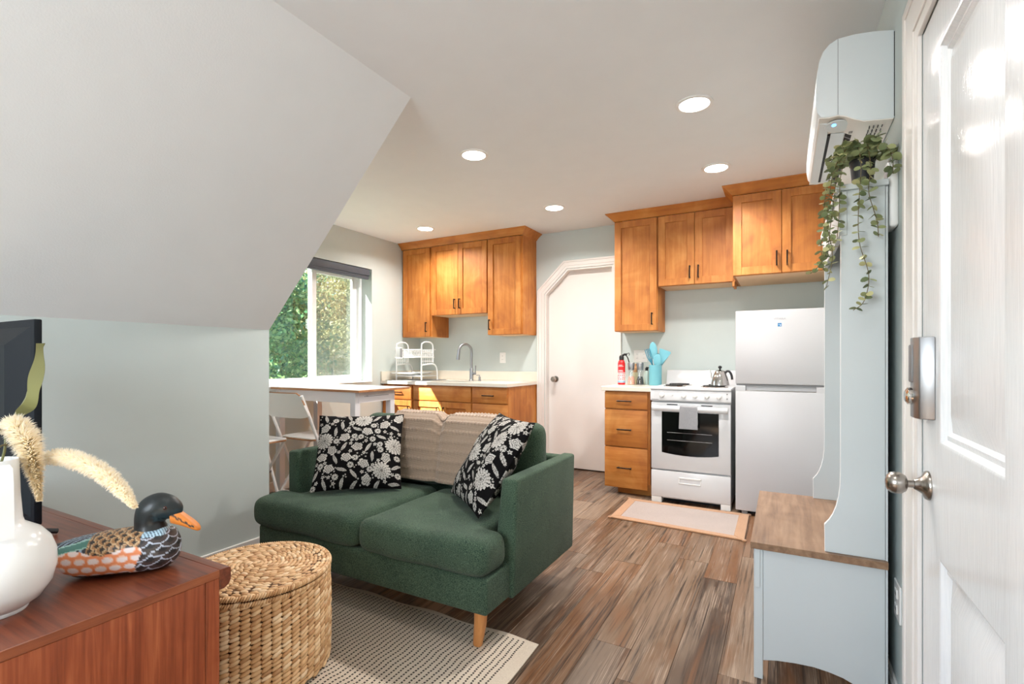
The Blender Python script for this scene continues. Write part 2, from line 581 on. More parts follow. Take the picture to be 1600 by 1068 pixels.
ROOT = {}
def thing(name, label, cat, loc=(0, 0, 0), rz=0.0, group=None, kind=None):
    o = bpy.data.objects.new(name, None)
    o.empty_display_size = 0.1
    C.objects.link(o)
    o.location = loc
    o.rotation_euler = (0, 0, rz)
    o['label'] = label
    if cat: o['category'] = cat
    if group: o['group'] = group
    if kind: o['kind'] = kind
    ROOT[o.name] = (Vector(loc), rz)
    return o

def top_of(o):
    while o.parent is not None:
        o = o.parent
    return o

def part(name, geo, mat, parent=None, smooth=35, label=None, local=False, col=None, kind=None):
    """link geometry (bmesh or Soup or (verts, faces)) as one mesh object. Coordinates are world unless local."""
    me = bpy.data.meshes.new(name)
    if isinstance(geo, bmesh.types.BMesh):
        geo.to_mesh(me); geo.free()
    else:
        v, f = geo.mesh() if isinstance(geo, Soup) else geo
        me.from_pydata([tuple(p) for p in v], [], f)
    if col is not None:
        a = me.color_attributes.new('Col', 'FLOAT_COLOR', 'POINT')
        buf = np.ones((len(me.vertices), 4), np.float32)
        buf[:, :3] = col
        a.data.foreach_set('color', buf.ravel())
    if parent is not None and not local:
        loc, rz = ROOT[top_of(parent).name]
        me.transform(Matrix.Rotation(-rz, 4, 'Z') @ Matrix.Translation(-loc))
    finish(me, mat, smooth)
    o = bpy.data.objects.new(name, me)
    C.objects.link(o)
    if parent is not None:
        o.parent = parent
    if label: o['label'] = label
    if kind: o['kind'] = kind
    return o

def single(name, geo, mat, label, cat, group=None, kind=None, smooth=35, col=None, origin=None):
    """a thing that is one mesh; the origin is put at its base"""
    o = part(name, geo, mat, None, smooth, col=col)
    o['label'] = label
    if cat: o['category'] = cat
    if group: o['group'] = group
    if kind: o['kind'] = kind
    recentre(o)
    return o

def recentre(o):
    me = o.data
    n = len(me.vertices)
    co = np.empty(n * 3); me.vertices.foreach_get('co', co); co = co.reshape(-1, 3)
    b = Vector(((co[:, 0].min() + co[:, 0].max()) / 2, (co[:, 1].min() + co[:, 1].max()) / 2, co[:, 2].min()))
    me.transform(Matrix.Translation(-b))
    o.location = b
    ROOT[o.name] = (b, 0.0)

def struct(name, geo, mat, label=None, smooth=35):
    o = part(name, geo, mat, None, smooth)
    o['kind'] = 'structure'
    if label: o['label'] = label
    recentre(o)
    return o

def copy_tree(o, parent=None):
    c = o.copy()
    C.objects.link(c)
    if parent is not None:
        c.parent = parent
    for ch in list(o.children):
        copy_tree(ch, c)
    if parent is None and o.name in ROOT:
        ROOT[c.name] = ROOT[o.name]
    return c

def text_geo(s, size, depth=0.0006):
    cu = bpy.data.curves.new('lettering', 'FONT')
    cu.body = s; cu.size = size; cu.align_x = 'CENTER'; cu.extrude = depth
    o = bpy.data.objects.new('lettering', cu)
    C.objects.link(o)
    dg = bpy.context.evaluated_depsgraph_get()
    me = bpy.data.meshes.new_from_object(o.evaluated_get(dg))
    bm = bmesh.new(); bm.from_mesh(me)
    bpy.data.objects.remove(o); bpy.data.meshes.remove(me); bpy.data.curves.remove(cu)
    return bm

# ------------------------------------------------------------------ room shell
XW, XK, XR = -3.84, -2.727, 0.327          # window wall, knee wall, right wall
YB, YC, YR = 4.75, 1.952, -1.45            # kitchen wall, dormer cheek, rear wall
ZC, ZK = 2.44, 1.31                        # ceiling, knee wall top
XS = -1.634                                # slope meets flat ceiling

# floor with individual planks
bm = nb(); box(bm, XW - 0.13, XR + 0.13, YR - 0.13, YB + 0.12, -0.12, -0.006)
floor = struct('floor', bm, plain('subfloor', (40, 32, 27), 0.9), 'rustic brown wood plank floor')
PW = 0.158
pl_mesh = {}
def plank_mesh(wd, ln):
    key = (round(wd, 3), round(ln, 3))
    if key not in pl_mesh:
        b_ = nb(); box(b_, 0.0004, wd - 0.0004, 0.0005, ln - 0.0005, -0.006, 0.0, 0.0009)
        me = bpy.data.meshes.new('plank'); b_.to_mesh(me); b_.free()
        finish(me, 'plank', None)
        pl_mesh[key] = me
    return pl_mesh[key]
prng = random.Random(5)
x = XW
while x < XR - 0.001:
    wd = min(PW, XR - x)
    y = YR if x > XK - 0.02 else YC
    y1 = YB + 0.12 if -2.3 < x < -1.3 else YB
    y -= 0
    ln = prng.choice((0.35, 0.55, 0.75, 0.95, 1.15))
    while y < y1 - 0.001:
        ln = min(ln, y1 - y)
        o = bpy.data.objects.new('plank', plank_mesh(wd, ln))
        C.objects.link(o); o.parent = floor
        o.location = Vector((x, y, 0)) - floor.location
        y += ln
        ln = 1.22
    x += PW

bm = nb(); prism(bm, [(XW - 0.13, YC - 0.1), (XS, YC - 0.1), (XS, YR - 0.13), (XR + 0.13, YR - 0.13), (XR + 0.13, YB + 0.12), (XW - 0.13, YB + 0.12)], 2, ZC, ZC + 0.1)
struct('ceiling', bm, 'ceiling', 'flat white painted ceiling')
bm = nb(); prism(bm, [(XK - 0.1, ZK - 0.10), (XK, ZK), (XS, ZC), (XS, ZC + 0.1), (XS - 0.16, ZC + 0.1), (XK - 0.1, ZK + 0.05)], 1, YR - 0.13, YC)
struct('ceiling', bm, 'ceiling', 'sloped white attic ceiling above the knee wall')
bm = nb(); box(bm, XK - 0.1, XK, YR - 0.13, YC, -0.006, ZK)
struct('wall_left', bm, 'wall', 'pale grey green knee wall under the slope')
bm = nb(); prism(bm, [(XW - 0.13, -0.006), (XK - 0.1, -0.006), (XK - 0.1, ZK + 0.08), (XS - 0.2, ZC), (XW - 0.13, ZC)], 1, YC - 0.1, YC - 0.0005)
struct('wall_cheek', bm, 'wall', 'dormer side wall beside the table')

# window wall with the opening
WY0, WY1, WZ0, WZ1 = 2.60, 3.955, 0.893, 2.085
WT = 0.205
bm = nb()
box(bm, XW - WT, XW, YC - 0.1, WY0, -0.006, ZC); box(bm, XW - WT, XW, WY1, YB + 0.12, -0.006, ZC)
box(bm, XW - WT, XW, WY0, WY1, -0.006, WZ0); box(bm, XW - WT, XW, WY0, WY1, WZ1, ZC)
struct('wall_window', bm, 'wall', 'pale wall holding the window')
def window(name, y0, y1, z0, z1, xf, lab):
    bm = nb()
    fw = 0.045
    box(bm, xf, xf + 0.05, y0, y1, z0, z0 + fw, 0.004); box(bm, xf, xf + 0.05, y0, y1, z1 - fw, z1, 0.004)
    box(bm, xf, xf + 0.05, y0, y0 + fw, z0 + fw, z1 - fw, 0.004); box(bm, xf, xf + 0.05, y1 - fw, y1, z0 + fw, z1 - fw, 0.004)
    wo = struct(name, bm, 'vinyl', lab)
    loc = wo.location
    ym = 3.315
    def sash(a, b, xo, st):
        bm = nb()
        box(bm, xo, xo + 0.028, a, a + st, z0 + 0.03, z1 - 0.03, 0.003); box(bm, xo, xo + 0.028, b - st, b, z0 + 0.03, z1 - 0.03, 0.003)
        box(bm, xo, xo + 0.028, a + st, b - st, z0 + 0.03, z0 + 0.03 + st * 0.55, 0.003); box(bm, xo, xo + 0.028, a + st, b - st, z1 - 0.03 - st, z1 - 0.03, 0.003)
        s = part('sash', bm, 'vinyl', wo)
        bm = nb(); box(bm, xo + 0.010, xo + 0.014, a + st, b - st, z0 + 0.03 + st * 0.55, z1 - 0.03 - st)
        part('pane', bm, 'glass', s)
        return s
    sash(y0 + 0.03, ym + 0.045, xf + 0.018, 0.055)
    s = sash(ym - 0.01, y1 - 0.03, xf - 0.012, 0.075)
    bm = nb(); box(bm, xf + 0.036, xf + 0.050, ym - 0.055, ym - 0.02, 1.42, 1.52, 0.004)
    part('latch', bm, 'vinyl', s)
    bm = nb(); box(bm, xf - 0.0175, xf - 0.0165, ym + 0.06, y1 - 0.1, z0 + 0.06, z1 - 0.1)
    part('insect_screen', bm, 'screen', wo, None)
window('window_1', WY0 + 0.002, WY1 - 0.002, WZ0 + 0.002, WZ1 - 0.002, XW - 0.188, 'white vinyl sliding window over the table')
bm = nb(); box(bm, XW - 0.134, XW + 0.012, WY0 + 0.001, WY1 - 0.001, WZ0 - 0.0, WZ0 + 0.006, 0.002)
struct('trim_1', bm, 'vinyl', 'white window stool')
bm = nb()
box(bm, XW - 0.062, XW - 0.004, WY0 + 0.012, WY1 - 0.022, 2.012, 2.080, 0.008, 2)
bl = thing('roller_blind', 'charcoal roller blind rolled up at the window top', 'blind', (XW - 0.03, 3.28, 1.985), 0)
part('cassette', bm, 'blind', bl)
bm = nb(); lathe(bm, [(0.018, WY0 + 0.014), (0.018, WY1 - 0.024)], (XW - 0.035, 0, 2.003), 'Y', 16)
part('rolled_fabric', bm, 'blind', bl)
bm = nb(); box(bm, XW - 0.05, XW - 0.02, WY0 + 0.014, WY1 - 0.024, 1.976, 1.992, 0.004)
part('bottom_bar', bm, 'blind', bl)

# kitchen wall with the clipped door opening
DX0, DX1, DXB, DZ0, DZ1 = -2.185, -1.455, -1.935, 1.81, 2.052
bm = nb()
prism(bm, [(XW - 0.13, -0.006), (DX0, -0.006), (DX0, DZ0), (DXB, DZ1), (DX1, DZ1), (DX1, -0.006), (XR + 0.13, -0.006), (XR + 0.13, ZC), (XW - 0.13, ZC)], 1, YB, YB + 0.12)
struct('wall_kitchen', bm, 'wall', 'pale grey green kitchen wall')
# closed white door
bm = nb()
g = 0.004
prism(bm, [(DX0 + g, 0.012), (DX1 - g, 0.012), (DX1 - g, DZ1 - g), (DXB + 0.002, DZ1 - g), (DX0 + g, DZ0 - 0.002)], 1, YB + 0.075, YB + 0.113, 0.002, 1)
d1 = struct('door_1', bm, 'door_white', 'plain white door with a clipped upper corner')
bm = nb(); lathe(bm, [(0.0, 0.085), (0.018, 0.085), (0.028, 0.072), (0.028, 0.058), (0.016, 0.046), (0.010, 0.040), (0.010, 0.010), (0.030, 0.008), (0.033, 0.0)][::-1], (-2.095, YB + 0.075, 0.925), 'Y', 20, False)
for v in bm.verts: v.co.y = 2 * (YB + 0.075) - v.co.y
part('knob', bm, 'nickel', d1, 40, 'satin nickel door knob')
# jamb stop and casing
bm = nb()
for i, (a, b) in enumerate(((0.0, 0.012), (0.012, 0.022))):
    pass
def path_strip(bm, pts, w0, w1, y0, y1):
    """casing: offset polyline band between offsets w0 and w1 outward (left/up), extruded in y"""
    P = [Vector((p[0], p[1])) for p in pts]
    def off(wd):
        out = []
        for i, p in enumerate(P):
            ds = []
            if i > 0: ds.append((p - P[i - 1]).normalized())
            if i < len(P) - 1: ds.append((P[i + 1] - p).normalized())
            ns = [Vector((-d.y, d.x)) for d in ds]
            nn = sum(ns, Vector((0, 0))).normalized()
            out.append(p + nn * (wd / max(0.3, nn.dot(ns[0]))))
        return out
    A, B = off(w0), off(w1)
    poly = [tuple(q) for q in A] + [tuple(q) for q in reversed(B)]
    prism(bm, poly, 1, y0, y1, 0.0015, 1)
DP = [(DX0, 0.0), (DX0, DZ0), (DXB, DZ1), (DX1, DZ1), (DX1, 0.0)]
bm = nb()
path_strip(bm, DP, 0.004, 0.030, YB - 0.012, YB)
path_strip(bm, DP, 0.030, 0.066, YB - 0.017, YB)
path_strip(bm, DP, 0.066, 0.083, YB - 0.023, YB)
struct('trim_2', bm, 'trim', 'white moulded casing around the clipped door')
bm = nb(); path_strip(bm, DP, -0.014, 0.0, YB - 0.001, YB + 0.072)
struct('trim_3', bm, 'trim', 'white door jamb')

bm = nb(); box(bm, DX0 - 0.05, DX1 + 0.05, YB + 0.121, YB + 0.13, -0.006, 2.15)  # dark sheet added to close off the unseen space behind the door
struct('door_backing', bm, 'dark', 'dark sheet added behind the clipped door')

# right wall with the entry door opening
EY0, EY1, EZ1 = 0.52, 1.69, 1.995
bm = nb()
box(bm, XR, XR + 0.13, YR - 0.13, EY0, -0.006, ZC); box(bm, XR, XR + 0.13, EY1 + 0.006, YB + 0.12, -0.006, ZC)
box(bm, XR, XR + 0.13, EY0, EY1 + 0.006, EZ1 + 0.006, ZC)
struct('wall_right', bm, 'wall', 'pale blue green wall beside the entry door')
bm = nb(); box(bm, XR + 0.06, XR + 0.13, EY0, EY1 + 0.006, -0.006, EZ1 + 0.006)
struct('trim_4', bm, 'dark', 'entry door stop behind the leaf')

# moulded entry door: nested panel rings on the face
def door_face(bm, y0, y1, z0, z1, x, panels, t=0.045):
    ys = sorted({y0, y1} | {p[0] for p in panels} | {p[1] for p in panels})
    zs = sorted({z0, z1} | {p[2] for p in panels} | {p[3] for p in panels})
    V = {}
    def vv(a, b, c):
        k = (round(a, 5), round(b, 5), round(c, 5))
        if k not in V: V[k] = bm.verts.new((a, b, c))
        return V[k]
    for a, b in zip(ys, ys[1:]):
        for c, d in zip(zs, zs[1:]):
            hit = any(p[0] <= a and b <= p[1] and p[2] <= c and d <= p[3] for p in panels)
            if not hit:
                bm.faces.new((vv(x, a, c), vv(x, a, d), vv(x, b, d), vv(x, b, c)))
    for (a, b, c, d) in panels:
        rings = [(0, 0), (0.006, 0.002), (0.014, 0.013), (0.026, 0.010), (0.034, 0.018), (0.080, 0.004)]
        prev = None
        for off, dp in rings:
            R = [vv(x + dp, a + off, c + off), vv(x + dp, a + off, d - off), vv(x + dp, b - off, d - off), vv(x + dp, b - off, c + off)]
            if prev:
                for i in range(4):
                    bm.faces.new((prev[i], prev[(i + 1) % 4], R[(i + 1) % 4], R[i]))
            prev = R
        bm.faces.new(prev)
    A = [vv(x, y0, z0), vv(x, y1, z0), vv(x, y1, z1), vv(x, y0, z1)]
    B = [bm.verts.new((x + t, v.co.y, v.co.z)) for v in A]
    bm.faces.new(B)
    bmesh.ops.recalc_face_normals(bm, faces=list(bm.faces))
bm = nb()
P1, P2 = (1.13, 1.535), (0.68, 1.06)
door_face(bm, EY0 + 0.003, EY1 - 0.003, 0.012, EZ1 - 0.003, XR, [(P1[0], P1[1], 0.93, 1.885), (P2[0], P2[1], 0.93, 1.885), (P1[0], P1[1], 0.20, 0.66), (P2[0], P2[1], 0.20, 0.66)])
box(bm, XR + 0.0006, XR + 0.045, EY1 - 0.0035, EY1 - 0.003, 0.012, EZ1 - 0.003)
d2 = struct('door_2', bm, 'door_gloss', 'white moulded panel entry door, closed', 25)
bm = nb()
lathe(bm, [(0.0, 0.0), (0.037, 0.0), (0.037, 0.004), (0.034, 0.009), (0.022, 0.014), (0.0155, 0.024), (0.0125, 0.03)], (0, 0, 0), 'X', 28, False)
lathe(bm, [(0.0095, 0.026), (0.0095, 0.05)], (0, 0, 0), 'X', 20, False)
lathe(bm, [(0.0125, 0.044), (0.020, 0.047), (0.0265, 0.056), (0.0285, 0.068), (0.0265, 0.079), (0.019, 0.087), (0.009, 0.090), (0.0, 0.0905)], (0, 0, 0), 'X', 28, False)
for v in bm.verts: v.co = Vector((XR - v.co.x, v.co.y + 1.628, v.co.z + 0.812))
part('knob', bm, 'nickel', d2, 40, 'satin nickel round knob')
bm = nb()
prism(bm, [(XR, 1.563), (XR - 0.030, 1.575), (XR - 0.036, 1.600), (XR - 0.036, 1.640), (XR - 0.028, 1.652), (XR, 1.656)], 2, 0.985, 1.19, 0.003, 2)
lk = part('deadbolt', bm, 'steel', d2, 30, 'grey keypad deadbolt case')
bm = nb(); box(bm, XR - 0.040, XR - 0.030, 1.606, 1.640, 1.075, 1.172, 0.004, 2)
part('keypad', bm, 'grey_plastic', lk)
bm = nb(); lathe(bm, [(0.0, 0.050), (0.014, 0.050), (0.022, 0.045), (0.022, 0.030), (0.024, 0.026)][::-1], (0, 0, 0), 'X', 24, False)
for v in bm.verts: v.co = Vector((XR - v.co.x, v.co.y + 1.622, v.co.z + 1.040))
part('thumb_turn', bm, 'chrome', lk, 40)
# casing of the entry door
bm = nb()
for (a, b, t) in ((0.003, 0.035, 0.012), (0.035, 0.115, 0.017), (0.115, 0.140, 0.021)):
    prism(bm, [(EY1 + a, 0), (EY1 + a, EZ1 + a), (EY0 - a, EZ1 + a), (EY0 - a, 0), (EY0 - b, 0), (EY0 - b, EZ1 + b), (EY1 + b, EZ1 + b), (EY1 + b, 0)], 0, XR - t, XR, 0.0015, 1)
struct('trim_5', bm, 'trim', 'white casing around the entry door')
bm = nb(); box(bm, XR - 0.014, XR, EY1 + 0.142, 4.10, 0.0, 0.075, 0.003); box(bm, XR - 0.009, XR, EY1 + 0.142, 4.10, 0.075, 0.09, 0.003)
struct('baseboard_right', bm, 'trim', 'white baseboard on the right wall')
bm = nb(); box(bm, XW, XW + 0.014, YC + 0.002, 4.10, 0.0, 0.085, 0.003)
struct('baseboard_window', bm, 'trim', 'white baseboard under the window')
bm = nb(); box(bm, XK, XK + 0.014, YR, YC, 0.0, 0.085, 0.003)
struct('baseboard_left', bm, 'trim', 'white baseboard at the knee wall')

# rear wall with a window added for the fill light (behind the camera)
bm = nb()
box(bm, XK - 0.1, XR + 0.13, YR - 0.13, YR, -0.006, 0.80); box(bm, XK - 0.1, XR + 0.13, YR - 0.13, YR, 2.10, ZC + 0.05)
box(bm, XK - 0.1, -2.0, YR - 0.13, YR, 0.80, 2.10); box(bm, -0.4, XR + 0.13, YR - 0.13, YR, 0.80, 2.10)
struct('wall_rear', bm, 'wall', 'wall behind the viewer with an opening added for fill light')
bm = nb()
for (a, b, c, d) in ((-2.0, -0.4, 0.80, 0.85), (-2.0, -0.4, 2.05, 2.10), (-2.0, -1.95, 0.85, 2.05), (-0.45, -0.4, 0.85, 2.05), (-1.22, -1.18, 0.85, 2.05)):
    box(bm, a, b, YR - 0.09, YR - 0.04, c, d, 0.004)
struct('fill_window', bm, 'vinyl', 'white window frame added behind the viewer for the fill light')

# ------------------------------------------------------------------ downlights
def downlight(x, y, lab, watt=None):
    t = thing('downlight', lab, 'ceiling light', (x, y, ZC - 0.02), 0, 'recessed ceiling downlights')
    bm = nb()
    lathe(bm, [(0.072, ZC - 0.002), (0.075, ZC - 0.006), (0.092, ZC - 0.004), (0.093, ZC)], (x, y, 0), 'Z', 40, False)
    part('trim_ring', bm, 'white_plastic', t)
    bm = nb(); lathe(bm, [(0.0745, ZC - 0.001), (0.0735, ZC - 0.004), (0.04, ZC - 0.0055), (0.0, ZC - 0.006)], (x, y, 0), 'Z', 40, False)
    part('diffuser', bm, 'lamp', t)
    ld = bpy.data.lights.new('downlight_lamp', 'AREA')
    ld.shape = 'DISK'; ld.size = 0.14; ld.spread = math.radians(150); ld.energy = watt or DOWNLIGHT_W; ld.color = (1.0, 0.955, 0.905)
    lo = bpy.data.objects.new('downlight_lamp', ld)
    C.objects.link(lo); lo.parent = t
    lo.location = (0, 0, 0.008)
downlight(-0.40, 2.695, 'round recessed downlight, large, right of the slope and nearest the air conditioner')
downlight(-1.74, 2.695, 'round recessed downlight beside the tip of the sloped ceiling')
downlight(-0.402, 3.665, 'round recessed downlight in front of the cabinet above the fridge')
downlight(-1.735, 3.965, 'round recessed downlight in front of the white clipped door')
downlight(-3.15, 3.985, 'round recessed downlight in front of the sink cabinets')
downlight(-0.16, 0.80, 'round recessed downlight above the entry door, out of view', 4.0)

# ------------------------------------------------------------------ cabinets
def bar_pull(parent, x, y, z, L, vert, name='handle'):
    """dark bar pull centred at (x, z) on the face y, standing out to -y"""
    bm = nb()
    h = L / 2
    if vert:
        box(bm, x - 0.005, x + 0.005, y - 0.032, y - 0.022, z - h, z + h, 0.002)
        for s in (-1, 1):
            box(bm, x - 0.005, x + 0.005, y - 0.0225, y, z + s * (h - 0.005) - 0.005, z + s * (h - 0.005) + 0.005, 0.0015)
    else:
        box(bm, x - h, x + h, y - 0.032, y - 0.022, z - 0.005, z + 0.005, 0.002)
        for s in (-1, 1):
            box(bm, x + s * (h - 0.012) - 0.005, x + s * (h - 0.012) + 0.005, y - 0.0225, y, z - 0.005, z + 0.005, 0.0015)
    return part(name, bm, 'bronze', parent, label='dark bronze bar pull')

def shaker(parent, x0, x1, z0, z1, y, fr=0.058, t=0.02):
    bm = nb()
    box(bm, x0, x0 + fr, y, y + t, z0, z1, 0.0012); box(bm, x1 - fr, x1, y, y + t, z0, z1, 0.0012)
    box(bm, x0 + fr, x1 - fr, y, y + t, z0, z0 + fr, 0.0012); box(bm, x0 + fr, x1 - fr, y, y + t, z1 - fr, z1, 0.0012)
    d = part('door', bm, 'maple_v', parent)
    bm = nb(); box(bm, x0 + fr - 0.004, x1 - fr + 0.004, y + 0.0125, y + 0.019, z0 + fr - 0.004, z1 - fr + 0.004)
    part('panel', bm, 'maple_v', d)
    return d

def slab(parent, x0, x1, z0, z1, y, name='drawer', t=0.02):
    bm = nb(); box(bm, x0, x1, y, y + t, z0, z1, 0.0025, 2)
    return part(name, bm, 'maple_h', parent)

def upper(label, x0, x1, z0, z1, y, group, doors):
    t = thing('wall_cabinet', label, 'cabinet', ((x0 + x1) / 2, y, z0), 0, group)
    bm = nb(); box(bm, x0, x1, y + 0.021, YB - 0.001, z0, z1, 0.001)
    part('body', bm, 'maple_v', t)
    bm = nb(); box(bm, x0 + 0.018, x1 - 0.018, y + 0.04, YB - 0.004, z0 - 0.0015, z0 + 0.001)
    part('underside', bm, 'maple_in', t)
    for (a, b, hx, hz) in doors:
        d = shaker(t, a, b, z0 + 0.003, z1 - 0.004, y)
        bar_pull(d, hx, y, hz, 0.105, True)
    return t

GS = 'maple wall cabinets over the sink'
GR = 'maple wall cabinets over the stove and fridge'
upper('tall maple wall cabinet in the corner by the window', -3.835, -3.412, 1.381, 2.372, 4.42, GS, [(-3.815, -3.435, -3.475, 1.488)])
upper('short two-door maple wall cabinet over the sink', -3.410, -2.690, 1.612, 2.372, 4.42, GS, [(-3.406, -3.060, -3.094, 1.725), (-3.056, -2.698, -3.028, 1.725)])
upper('tall maple wall cabinet right of the sink, beside the clipped door', -2.688, -2.284, 1.383, 2.372, 4.42, GS, [(-2.682, -2.302, -2.657, 1.488)])
upper('tall narrow maple wall cabinet above the fire extinguisher', -1.345, -0.962, 1.383, 2.372, 4.42, GR, [(-1.341, -0.968, -1.005, 1.487)])
upper('short two-door maple wall cabinet above the stove', -0.960, -0.342, 1.763, 2.372, 4.42, GR, [(-0.953, -0.656, -0.690, 1.868), (-0.652, -0.356, -0.622, 1.868)])
fc = upper('deep two-door maple wall cabinet above the fridge', -0.337, 0.322, 1.763, 2.372, 4.13, GR, [(-0.333, -0.011, -0.041, 1.871), (-0.007, 0.316, 0.026, 1.868)])
bm = nb(); box(bm, -0.362, -0.344, 4.405, 4.60, 1.722, 1.762, 0.002)
single('cabinet_filler', bm, 'maple_h', 'small maple filler strip under the stove cabinet beside the fridge cabinet', 'trim')

def crown(label, path):
    prof = [(0.0, 2.372), (0.004, 2.376), (0.010, 2.380), (0.018, 2.392), (0.052, 2.424), (0.066, 2.432), (0.070, 2.439), (0.0, 2.439)]
    bm = nb()
    rows = []
    P = [Vector(p) for p in path]
    for (o, z) in prof:
        row = []
        for i, p in enumerate(P):
            ds = []
            if i > 0: ds.append((p - P[i - 1]).normalized())
            if i < len(P) - 1: ds.append((P[i + 1] - p).normalized())
            ns = [Vector((d.y, -d.x)) for d in ds]
            nn = sum(ns, Vector((0, 0))).normalized()
            q = p + nn * (o / nn.dot(ns[0]))
            row.append(bm.verts.new((q.x, q.y, z)))
        rows.append(row)
    for a, b in zip(rows, rows[1:] + rows[:1]):
        for i in range(len(P) - 1):
            bm.faces.new((a[i], a[i + 1], b[i + 1], b[i]))
    bm.faces.new([r[0] for r in rows]); bm.faces.new([r[-1] for r in rows])
    bmesh.ops.recalc_face_normals(bm, faces=list(bm.faces))
    return single('crown_moulding', bm, 'maple_h', label, 'moulding', 'maple crown mouldings', smooth=20)
crown('maple crown moulding on top of the sink cabinets', [(-3.836, 4.425), (-2.286, 4.425), (-2.286, YB - 0.001)])
crown('maple crown moulding stepping out over the stove and fridge cabinets', [(-1.343, YB - 0.001), (-1.343, 4.425), (-0.337, 4.425), (-0.337, 4.135), (0.322, 4.135)])

def base_cab(label, x0, x1, group, toe_l=0.0, hollow=False):
    t = thing('base_cabinet', label, 'cabinet', ((x0 + x1) / 2, 4.13, 0), 0, group)
    bm = nb()
    if hollow:
        box(bm, x0, x1, 4.131, YB - 0.001, 0.10, 0.66, 0.001); box(bm, x0, x1, 4.131, 4.15, 0.66, 0.868)
        box(bm, x0, x0 + 0.018, 4.15, YB - 0.001, 0.66, 0.868); box(bm, x1 - 0.018, x1, 4.15, YB - 0.001, 0.66, 0.868)
    else:
        box(bm, x0, x1, 4.131, YB - 0.001, 0.10, 0.868, 0.001)
    part('body', bm, 'maple_v', t)
    bm = nb(); box(bm, x0 + toe_l, x1, 4.185, YB - 0.001, 0.0, 0.10)
    part('toe_kick', bm, 'maple_h', t)
    return t
GB = 'maple base cabinets under the sink counter'
FY = 4.111
c = base_cab('maple base cabinet with drawer and door in the window corner', -3.835, -3.412, GB)
d = slab(c, -3.832, -3.430, 0.709, 0.856, FY); bar_pull(d, -3.62, FY, 0.783, 0.13, False)
d = shaker(c, -3.832, -3.430, 0.108, 0.699, FY); bar_pull(d, -3.462, FY, 0.585, 0.115, True)
c = base_cab('maple sink base cabinet with plain top panel and two doors', -3.410, -2.682, GB, hollow=True)
slab(c, -3.406, -2.690, 0.709, 0.858, FY, 'false_front')
d = shaker(c, -3.406, -3.050, 0.108, 0.699, FY); bar_pull(d, -3.086, FY, 0.59, 0.115, True)
d = shaker(c, -3.046, -2.690, 0.108, 0.699, FY); bar_pull(d, -3.014, FY, 0.59, 0.115, True)
c = base_cab('maple base cabinet of three drawers at the end by the white door', -2.680, -2.280, GB)
for (a, b, h) in ((0.709, 0.860, 0.783), (0.408, 0.699, 0.548), (0.108, 0.398, 0.245)):
    d = slab(c, -2.672, -2.284, a, b, FY); bar_pull(d, -2.485, FY, h, 0.13, False)
c = base_cab('orange maple drawer cabinet left of the stove', -1.335, -0.955, None, 0.095)
for (a, b, h) in ((0.720, 0.858, 0.785), (0.405, 0.709, 0.548), (0.060, 0.395, 0.229)):
    d = slab(c, -1.333, -0.972, a, b, FY - 0.002); bar_pull(d, -1.160, FY - 0.002, h, 0.125, False)

# countertops
CT0, CT1 = 0.869, 0.900
bm = nb()
SX0, SX1, SY0, SY1 = -3.32, -2.78, 4.19, 4.47
box(bm, -3.838, SX0, 4.082, YB - 0.001, CT0, CT1); box(bm, SX1, -2.268, 4.082, YB - 0.001, CT0, CT1)
box(bm, SX0, SX1, 4.082, SY0, CT0, CT1); box(bm, SX0, SX1, SY1, YB - 0.001, CT0, CT1)
ct = single('countertop', bm, 'quartz', 'cream quartz countertop around the sink', 'countertop')
bm = nb(); box(bm, -3.838, -2.268, YB - 0.022, YB - 0.0012, CT1, CT1 + 0.10, 0.002); box(bm, -3.8385, -3.818, 4.082, YB - 0.022, CT1, CT1 + 0.10, 0.002)
part('backsplash', bm, 'quartz', ct)
bm = nb(); box(bm, -1.354, -0.936, 4.080, YB - 0.001, CT0, CT1 + 0.004, 0.002)
single('countertop', bm, 'quartz', 'small cream quartz countertop left of the stove', 'countertop')
bm = nb()
d_ = 0.17
box(bm, SX0, SX1, SY0, SY0 + 0.004, CT0 - d_, CT0); box(bm, SX0, SX1, SY1 - 0.004, SY1, CT0 - d_, CT0)
box(bm, SX0, SX0 + 0.004, SY0, SY1, CT0 - d_, CT0); box(bm, SX1 - 0.004, SX1, SY0, SY1, CT0 - d_, CT0)
box(bm, SX0, SX1, SY0, SY1, CT0 - d_ - 0.004, CT0 - d_)
single('sink', bm, 'steel', 'stainless undermount sink basin in the cream countertop', 'sink')

# faucet
fx, fy = -2.965, 4.545
t = thing('faucet', 'brushed steel gooseneck faucet behind the sink', 'faucet', (fx, fy, CT1))
bm = nb(); lathe(bm, [(0.027, CT1 + 0.0005), (0.027, CT1 + 0.006), (0.0215, CT1 + 0.012), (0.0205, CT1 + 0.125), (0.016, CT1 + 0.135)], (fx, fy, 0), 'Z', 20)
part('body', bm, 'steel', t)
dxn, dyn = -0.46, -0.888
pts = [(fx, fy, CT1 + 0.10), (fx, fy, CT1 + 0.29)]
R_ = 0.078
for k in range(1, 11):
    a = PI * k / 10 * 0.93
    o_ = R_ * (1 - math.cos(a)); h_ = R_ * math.sin(a)
    pts.append((fx + dxn * o_, fy + dyn * o_, CT1 + 0.315 + h_))
bm = nb(); tube(bm, smooth_path(pts, 3), 0.0135, 12)
part('spout', bm, 'steel', t, 60)
e = pts[-1]
bm = nb(); tube(bm, [e, (e[0] + dxn * 0.006, e[1] + dyn * 0.006, e[2] - 0.055), (e[0] + dxn * 0.012, e[1] + dyn * 0.012, e[2] - 0.105)], 0.017, 14, rs=[0.0155, 0.0175, 0.0195])
part('spray_head', bm, 'steel', t, 60)
